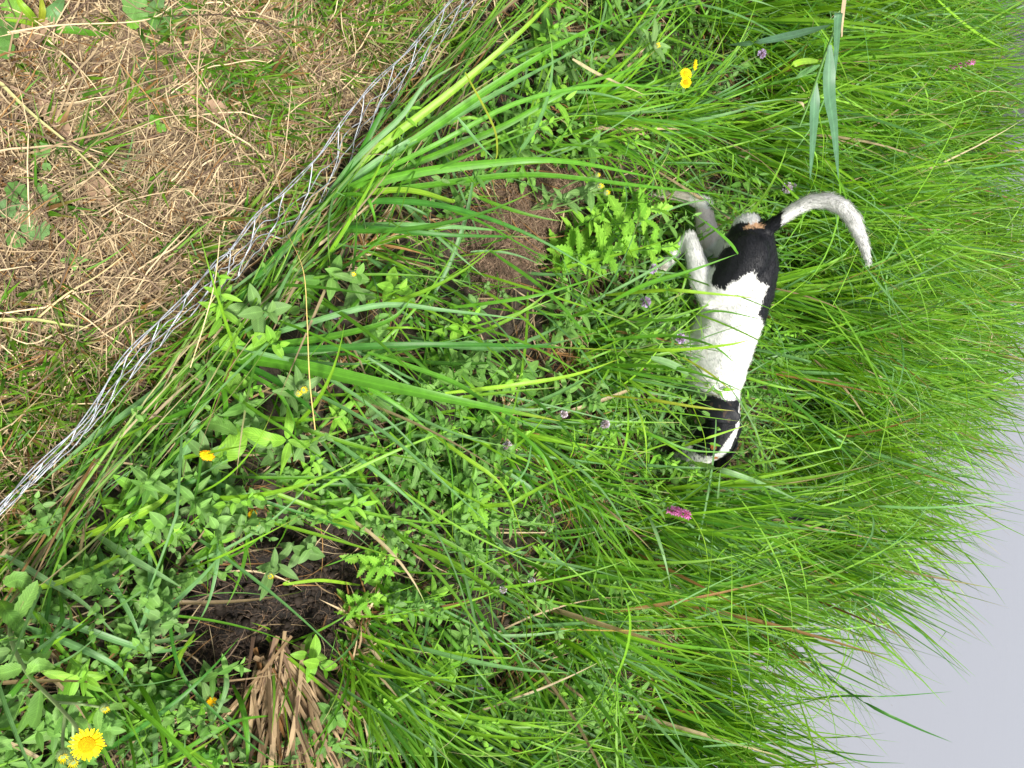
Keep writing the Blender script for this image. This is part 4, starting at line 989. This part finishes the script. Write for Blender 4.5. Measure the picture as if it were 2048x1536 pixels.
# ------------------------------------------------------------------ the dog
def fuse(chains, voxel=.0055, smooth=6, ys=1.0):
    """lay spheres along tapering chains and fuse them into one continuous skin"""
    bm = bmesh.new()
    for ch in chains:
        for (p0, r0, *s0), (p1, r1, *s1) in zip(ch[:-1], ch[1:]):
            p0, p1 = np.asarray(p0), np.asarray(p1); d = np.linalg.norm(p1-p0); n = max(int(d/(min(r0, r1)*.22)), 2)
            sc0 = s0[0] if s0 else 1.0; sc1 = s1[0] if s1 else 1.0
            for i in range(n+1):
                t = i/n; tt = t*t*(3-2*t); q = p0+(p1-p0)*t; r = r0+(r1-r0)*tt; k = sc0+(sc1-sc0)*tt
                M = Matrix.Translation(q.tolist()) @ Matrix.Diagonal((r, r*k, r, 1))
                bmesh.ops.create_icosphere(bm, subdivisions=2, radius=1.0, matrix=M)
    me = bpy.data.meshes.new('tmp'); bm.to_mesh(me); bm.free()
    o = bpy.data.objects.new('tmp', me); COL.objects.link(o)
    md = o.modifiers.new('r', 'REMESH'); md.mode = 'VOXEL'; md.voxel_size = voxel; md.use_smooth_shade = True
    sm = o.modifiers.new('s', 'SMOOTH'); sm.factor = .5; sm.iterations = smooth
    dg = bpy.context.evaluated_depsgraph_get(); out = bpy.data.meshes.new_from_object(o.evaluated_get(dg))
    bpy.data.objects.remove(o); bpy.data.meshes.remove(me); return out
def in_poly(P, poly):
    x, y = P[:, 0], P[:, 1]; ins = np.zeros(len(P), bool); n = len(poly)
    for i in range(n):
        x0, y0 = poly[i]; x1, y1 = poly[(i+1) % n]
        c = ((y0 > y) != (y1 > y)) & (x < (x1-x0)*(y-y0)/(y1-y0+1e-12)+x0); ins ^= c
    return ins
def n3(P, s, seed=0):
    return np.array([mnoise.noise(Vector((p[0]*s+seed, p[1]*s, p[2]*s))) for p in P])
def vcopy(me):
    a = np.empty(len(me.vertices)*3, np.float32); me.vertices.foreach_get('co', a); return a.reshape(-1, 3).astype(float)
def vnorm(me):
    a = np.empty(len(me.vertices)*3, np.float32); me.vertices.foreach_get('normal', a); return a.reshape(-1, 3).astype(float)
def set_tint(me, c):
    at = me.attributes.new('tint', 'FLOAT_COLOR', 'POINT'); at.data.foreach_set('color', np.concatenate([c, np.ones((len(c), 1))], 1).astype(np.float32).ravel())
def coat_mat():
    m, nt, bs, out = new_mat('short_coat'); L = nt.links.new
    at = N_(nt, 'ShaderNodeAttribute', attribute_name='tint'); geo = N_(nt, 'ShaderNodeNewGeometry')
    nz = N_(nt, 'ShaderNodeTexNoise'); nz.inputs['Scale'].default_value = 260; nz.inputs['Detail'].default_value = 4
    L(geo.outputs['Position'], nz.inputs['Vector']); f = math_(nt, 'MULTIPLY_ADD', nz.outputs['Fac'], .3, .85)
    mul = N_(nt, 'ShaderNodeVectorMath', operation='SCALE'); L(at.outputs['Color'], mul.inputs[0]); L(f, mul.inputs['Scale'])
    L(mul.outputs[0], bs.inputs['Base Color']); bs.inputs['Roughness'].default_value = .5; bs.inputs['Specular IOR Level'].default_value = .2
    bs.inputs['Sheen Weight'].default_value = 0
    bp = N_(nt, 'ShaderNodeBump'); bp.inputs['Strength'].default_value = .5; bp.inputs['Distance'].default_value = .002; L(nz.outputs['Fac'], bp.inputs['Height']); L(bp.outputs[0], bs.inputs['Normal'])
    return m
def plain(name, col, rough=.3, spec=.5):
    m, nt, bs, out = new_mat(name); nz = N_(nt, 'ShaderNodeTexNoise'); nz.inputs['Scale'].default_value = 300
    bp = N_(nt, 'ShaderNodeBump'); bp.inputs['Strength'].default_value = .3; bp.inputs['Distance'].default_value = .0006
    nt.links.new(nz.outputs['Fac'], bp.inputs['Height']); nt.links.new(bp.outputs[0], bs.inputs['Normal'])
    bs.inputs['Base Color'].default_value = (*col, 1); bs.inputs['Roughness'].default_value = rough; bs.inputs['Specular IOR Level'].default_value = spec; return m
WHITE, BLACK, TAN = np.array([.66, .655, .63]), np.array([.010, .0105, .013]), np.array([.48, .19, .06])
def dog():
    P = pY
    body = [(P(1497, 462, 1.70), .048, .9), (P(1500, 490, 1.70), .068, .9), (P(1497, 535, 1.71), .082, .86), (P(1492, 585, 1.725), .078, .85), (P(1458, 640, 1.74), .099, .80), (P(1438, 690, 1.75), .103, .80),
            (P(1434, 738, 1.76), .088, .80), (P(1437, 782, 1.765), .062, .9), (P(1445, 822, 1.77), .050, .95)]
    chest = [(P(1415, 690, 1.75), .085, .75), (P(1405, 745, 1.76), .066, .8), (P(1420, 785, 1.765), .05, .9)]
    skull = [(P(1445, 822, 1.77), .049), (P(1447, 852, 1.77), .053, .95), (P(1438, 882, 1.765), .047, .95), (P(1413, 903, 1.755), .035, .95), (P(1390, 916, 1.75), .029), (P(1364, 929, 1.745), .023)]
    jaw = [(P(1415, 872, 1.765), .040, .9), (P(1388, 896, 1.755), .029), (P(1356, 914, 1.748), .018)]
    nh = [(P(1492, 512, 1.665), .066, .75), (P(1452, 565, 1.645), .058, .62), (P(1420, 592, 1.64), .037, .7), (P(1404, 560, 1.635), .037, .8), (P(1390, 512, 1.635), .026), (P(1379, 476, 1.64), .0205), (P(1352, 505, 1.63), .0165), (P(1330, 534, 1.62), .0175), (P(1314, 546, 1.61), .020), (P(1303, 558, 1.60), .015)]
    fh = [(P(1480, 500, 1.74), .058, .7), (P(1440, 512, 1.76), .045, .7), (P(1418, 482, 1.75), .037), (P(1410, 440, 1.74), .028), (P(1410, 408, 1.73), .022), (P(1375, 395, 1.715), .0175), (P(1330, 386, 1.70), .0175), (P(1306, 381, 1.68), .021), (P(1292, 387, 1.67), .015)]
    nf = [(P(1440, 715, 1.71), .055, .6), (P(1395, 700, 1.70), .036, .8), (P(1362, 676, 1.69), .026), (P(1325, 652, 1.675), .0175), (P(1290, 634, 1.665), .0145), (P(1270, 630, 1.655), .018), (P(1260, 640, 1.65), .012)]
    ff = [(P(1435, 740, 1.81), .05, .6), (P(1385, 745, 1.81), .034), (P(1345, 752, 1.80), .021), (P(1300, 758, 1.775), .0155), (P(1270, 765, 1.76), .018), (P(1262, 775, 1.75), .012)]
    tail = [(P(1512, 478, 1.70), .034), (P(1538, 455, 1.70), .023), (P(1562, 438, 1.70), .0185), (P(1590, 418, 1.705), .0195), (P(1620, 403, 1.71), .021), (P(1655, 401, 1.715), .0225), (P(1685, 414, 1.72), .0225), (P(1706, 438, 1.725), .021), (P(1720, 470, 1.73), .017), (P(1731, 500, 1.73), .0125), (P(1737, 522, 1.73), .006)]
    tail = [(q, r*.86) for q, r in tail]
    me = fuse([body, chest, skull, jaw, nh, fh, nf, ff, tail], .0038, 10); me.name = 'dog'
    V = vcopy(me)
    nz1 = n3(V, 38)*.010; nz2 = n3(V, 170, 9)*.0035
    def proj(pts): return [(p[0], .64*p[1]+.77*p[2]) for p in (pY(q[0], q[1], 1.70) for q in pts)]
    poly = proj([(1530, 425, 1.70), (1566, 428, 1.70), (1562, 446, 1.70), (1556, 470, 1.71), (1600, 520, 1.72), (1600, 600, 1.72), (1556, 640, 1.72), (1530, 645, 1.70), (1518, 628, 1.69), (1524, 600, 1.68), (1538, 573, 1.67), (1512, 563, 1.64), (1502, 552, 1.635), (1472, 570, 1.61), (1444, 590, 1.60),
                 (1424, 584, 1.60), (1420, 572, 1.60), (1428, 552, 1.60), (1426, 528, 1.61), (1438, 512, 1.62), (1460, 505, 1.62), (1448, 488, 1.63), (1452, 466, 1.66), (1480, 452, 1.68), (1505, 458, 1.69)])
    Q = np.stack([V[:, 0]+nz1*.6+nz2, .64*V[:, 1]+.77*V[:, 2]+nz1*.6-nz2], 1)
    blk = in_poly(Q, poly)
    # head frame
    O, Nn = P(1452, 835, 1.77), P(1366, 932, 1.745); m = norm(Nn-O); w = norm(np.array([.75, -.42, .62])); w = norm(w-m*np.dot(w, m)); lat = np.cross(m, w)
    if lat[1] > 0: lat = -lat        # lat points to the viewer's side
    d = V-O; hu, hv, hw = d@m, d@lat+nz1*.2+.013, d@w
    hl = np.linalg.norm(Nn-O); f = hu/hl
    onhead = (f > -.32) & (np.linalg.norm(V-(O+Nn)/2, axis=1) < .16) & (V[:, 0] > P(1440, 800, 1.77)[0])
    blaze = np.interp(f, [-.3, .0, .2, .5, .62, .8], [.004, .006, .012, .012, .03, .2])
    under = hw < np.interp(f, [-.3, .2, .7], [-.06, -.034, -.01])
    blk |= onhead & (np.abs(hv) > blaze+nz2*.5) & ~under
    col = np.where(blk[:, None], BLACK, WHITE)
    # ticking on the muzzle and paws
    sp_ = (n3(V, 130, 3) > .28) & onhead & (f > .5); col[sp_] = np.array([.12, .12, .13])
    sp_ = (n3(V, 60, 5) > .38) & ~blk & (V[:, 2] < .2); col[sp_] *= .72
    def surf(px, py):      # nearest skin vertex seen along one line
        rd = norm(np.array(ray(px, py))); rel = V-np.array([0, 0, CAM_H]); al = rel@rd; off = np.linalg.norm(rel-al[:, None]*rd, axis=1)
        al = np.where(off < .008, al, 99); return V[al.argmin()]
    for q, rr in ((surf(1423, 897), .0088), (surf(1431, 921), .0075)):
        col[np.linalg.norm(V-q, axis=1)+nz2*.4 < rr] = TAN
    k = (np.linalg.norm(V-P(1508, 456, 1.66), axis=1)+nz1*.8 < .026); k2 = k & blk & (V[:, 0] < P(1500, 462, 1.68)[0]); col[k2] = np.array([.50, .30, .17])
    k = (V[:, 2] < .12) & (np.linalg.norm(V-O, axis=1) > .3); col[k] = col[k]*np.array([.93, .86, .80])
    # pink grey tint on the inside of the stretched hind leg
    k = np.linalg.norm(V-P(1405, 460, 1.73), axis=1) < .06; col[k & ~blk] = np.array([.66, .58, .55])
    set_tint(me, col); M = coat_mat(); me.materials.append(M)
    c0 = on_ground(1300, 560); base = np.array([P(1480, 590, 1.72)[0], 1.70, c0[2]])
    body_o = bpy.data.objects.new('dog', me); COL.objects.link(body_o); me.transform(Matrix.Translation((-base).tolist())); body_o.location = base.tolist()
    tag(body_o, 'white and black short haired dog with curved white tail sniffing through the sedges', 'dog')
    # fur strands
    tri = np.empty(len(me.polygons)*4, np.int32)
    Nrm = vnorm(me); n = 60000; idx = rng.integers(0, len(V), n); p = V[idx]; nn = Nrm[idx]
    flow = np.array([-1.0, -.0, -.35])[None]*np.ones((n, 1)); tl = p[:, 2] > .40; tl &= p[:, 0] < P(1560, 470, 1.7)[0]+.06
    tail_pts = np.array([q[0] for q in tail]); tdir = norm(np.gradient(tail_pts, axis=0)); near = np.linalg.norm(p[:, None]-tail_pts[None], axis=2); on_t = near.min(1) < .032
    flow[on_t] = tdir[near.argmin(1)[on_t]]
    lowleg = (p[:, 2] < .17) & (p[:, 0] < P(1420, 780, 1.7)[0]); flow[lowleg] = np.array([-.1, 0, -1])
    onh = (np.linalg.norm(p-(O+Nn)/2, axis=1) < .13) & (p[:, 0] > P(1440, 800, 1.77)[0]); flow[onh] = -m
    flow = flow+rng.normal(0, .22, (n, 3)); tang = norm(flow-nn*np.sum(flow*nn, 1, keepdims=True))
    ln = rng.uniform(.005, .010, n)*np.where(on_t, 1.7, 1)*np.where(onh | lowleg, .6, 1)
    K = 3; s = np.linspace(0, 1, K)
    C = p[:, None]-nn[:, None]*.0008+tang[:, None]*(ln[:, None]*s)[..., None]+nn[:, None]*(ln[:, None]*(.30*s-.12*s**2))[..., None]
    p2 = p+rng.normal(0, .0022, (n, 3)); C = C+(p2-p)[:, None]
    cc = col[idx]*rng.uniform(.8, 1.12, (n, 1)); side = norm(np.cross(tang, nn))[:, None]*np.ones((1, K, 1))
    mb = MB(); strip(mb, C, np.array([.0011, .0009, .0002])[None]*np.ones((n, 1)), side, .1, cc[:, None]*np.ones((1, K, 1)))
    fo = mb.build('fur', M, body_o, base)
    # ears
    def ear(pts, label=None, wsc=1.0):
        bm = bmesh.new(); C = catmull([P(*q) for q in pts], 16); T = norm(np.gradient(C, axis=0))
        for i in range(16):
            t = i/15; hw_ = np.interp(t, [0, .25, .6, .85, 1], [.022, .032, .037, .028, .012])*wsc; th = .006
            a = T[i]; nrm = norm(lat+w*.15-a*np.dot(lat+w*.15, a)); b = np.cross(a, nrm)
            off = nrm*(.006*math.sin(t*3)) 
            Mx = Matrix(((a[0], b[0], nrm[0], C[i][0]+off[0]), (a[1], b[1], nrm[1], C[i][1]+off[1]), (a[2], b[2], nrm[2], C[i][2]+off[2]), (0, 0, 0, 1))) @ Matrix.Diagonal((.012, hw_, th, 1))
            bmesh.ops.create_icosphere(bm, subdivisions=2, radius=1.0, matrix=Mx)
        e = bpy.data.meshes.new('ear'); bm.to_mesh(e); bm.free(); o = bpy.data.objects.new('tmp', e); COL.objects.link(o)
        md = o.modifiers.new('r', 'REMESH'); md.mode = 'VOXEL'; md.voxel_size = .0028; md.use_smooth_shade = True; sm = o.modifiers.new('s', 'SMOOTH'); sm.iterations = 4
        e2 = bpy.data.meshes.new_from_object(o.evaluated_get(bpy.context.evaluated_depsgraph_get())); bpy.data.objects.remove(o); e2.name = 'ear'
        VV = vcopy(e2); cc = np.tile(BLACK*1.15, (len(VV), 1)); cc[n3(VV, 60, 2) > .25] = np.array([.05, .035, .028]); set_tint(e2, cc); e2.materials.append(M)
        e2.transform(Matrix.Translation((-base).tolist())); eo = bpy.data.objects.new('ear', e2); COL.objects.link(eo); eo.parent = body_o
        return eo
    ear([(1470, 838, 1.722), (1446, 824, 1.702), (1415, 814, 1.696), (1385, 812, 1.70)])
    ear([(1470, 885, 1.80), (1455, 912, 1.815), (1440, 930, 1.82), (1425, 942, 1.822)], wsc=.85)
    def small(name, q, sc, mat, ax=None):
        bm = bmesh.new(); bmesh.ops.create_icosphere(bm, subdivisions=3, radius=1.0, matrix=Matrix.Translation((q-base).tolist()) @ Matrix.Diagonal((*sc, 1)))
        e = bpy.data.meshes.new(name); bm.to_mesh(e); bm.free(); e.polygons.foreach_set('use_smooth', [True]*len(e.polygons)); e.materials.append(mat)
        o = bpy.data.objects.new(name, e); COL.objects.link(o); o.parent = body_o; return o
    small('nose', Nn+m*.013+w*.007, (.0105, .0125, .0095), plain('wet_black_nose', (.012, .012, .014), .25))
    # eyes sit on the sides of the skull
    ec = O+m*hl*.50+w*.012
    em = plain('dark_eye', (.02, .012, .008), .08)
    small('eye', ec+lat*.0265, (.0065,)*3, em); small('eye', ec-lat*.0265, (.0065,)*3, em)
    # collar-less neck: white band is coat colour only
dog()
print('verts', sum(len(o.data.vertices) for o in scene.objects if o.type == 'MESH'))
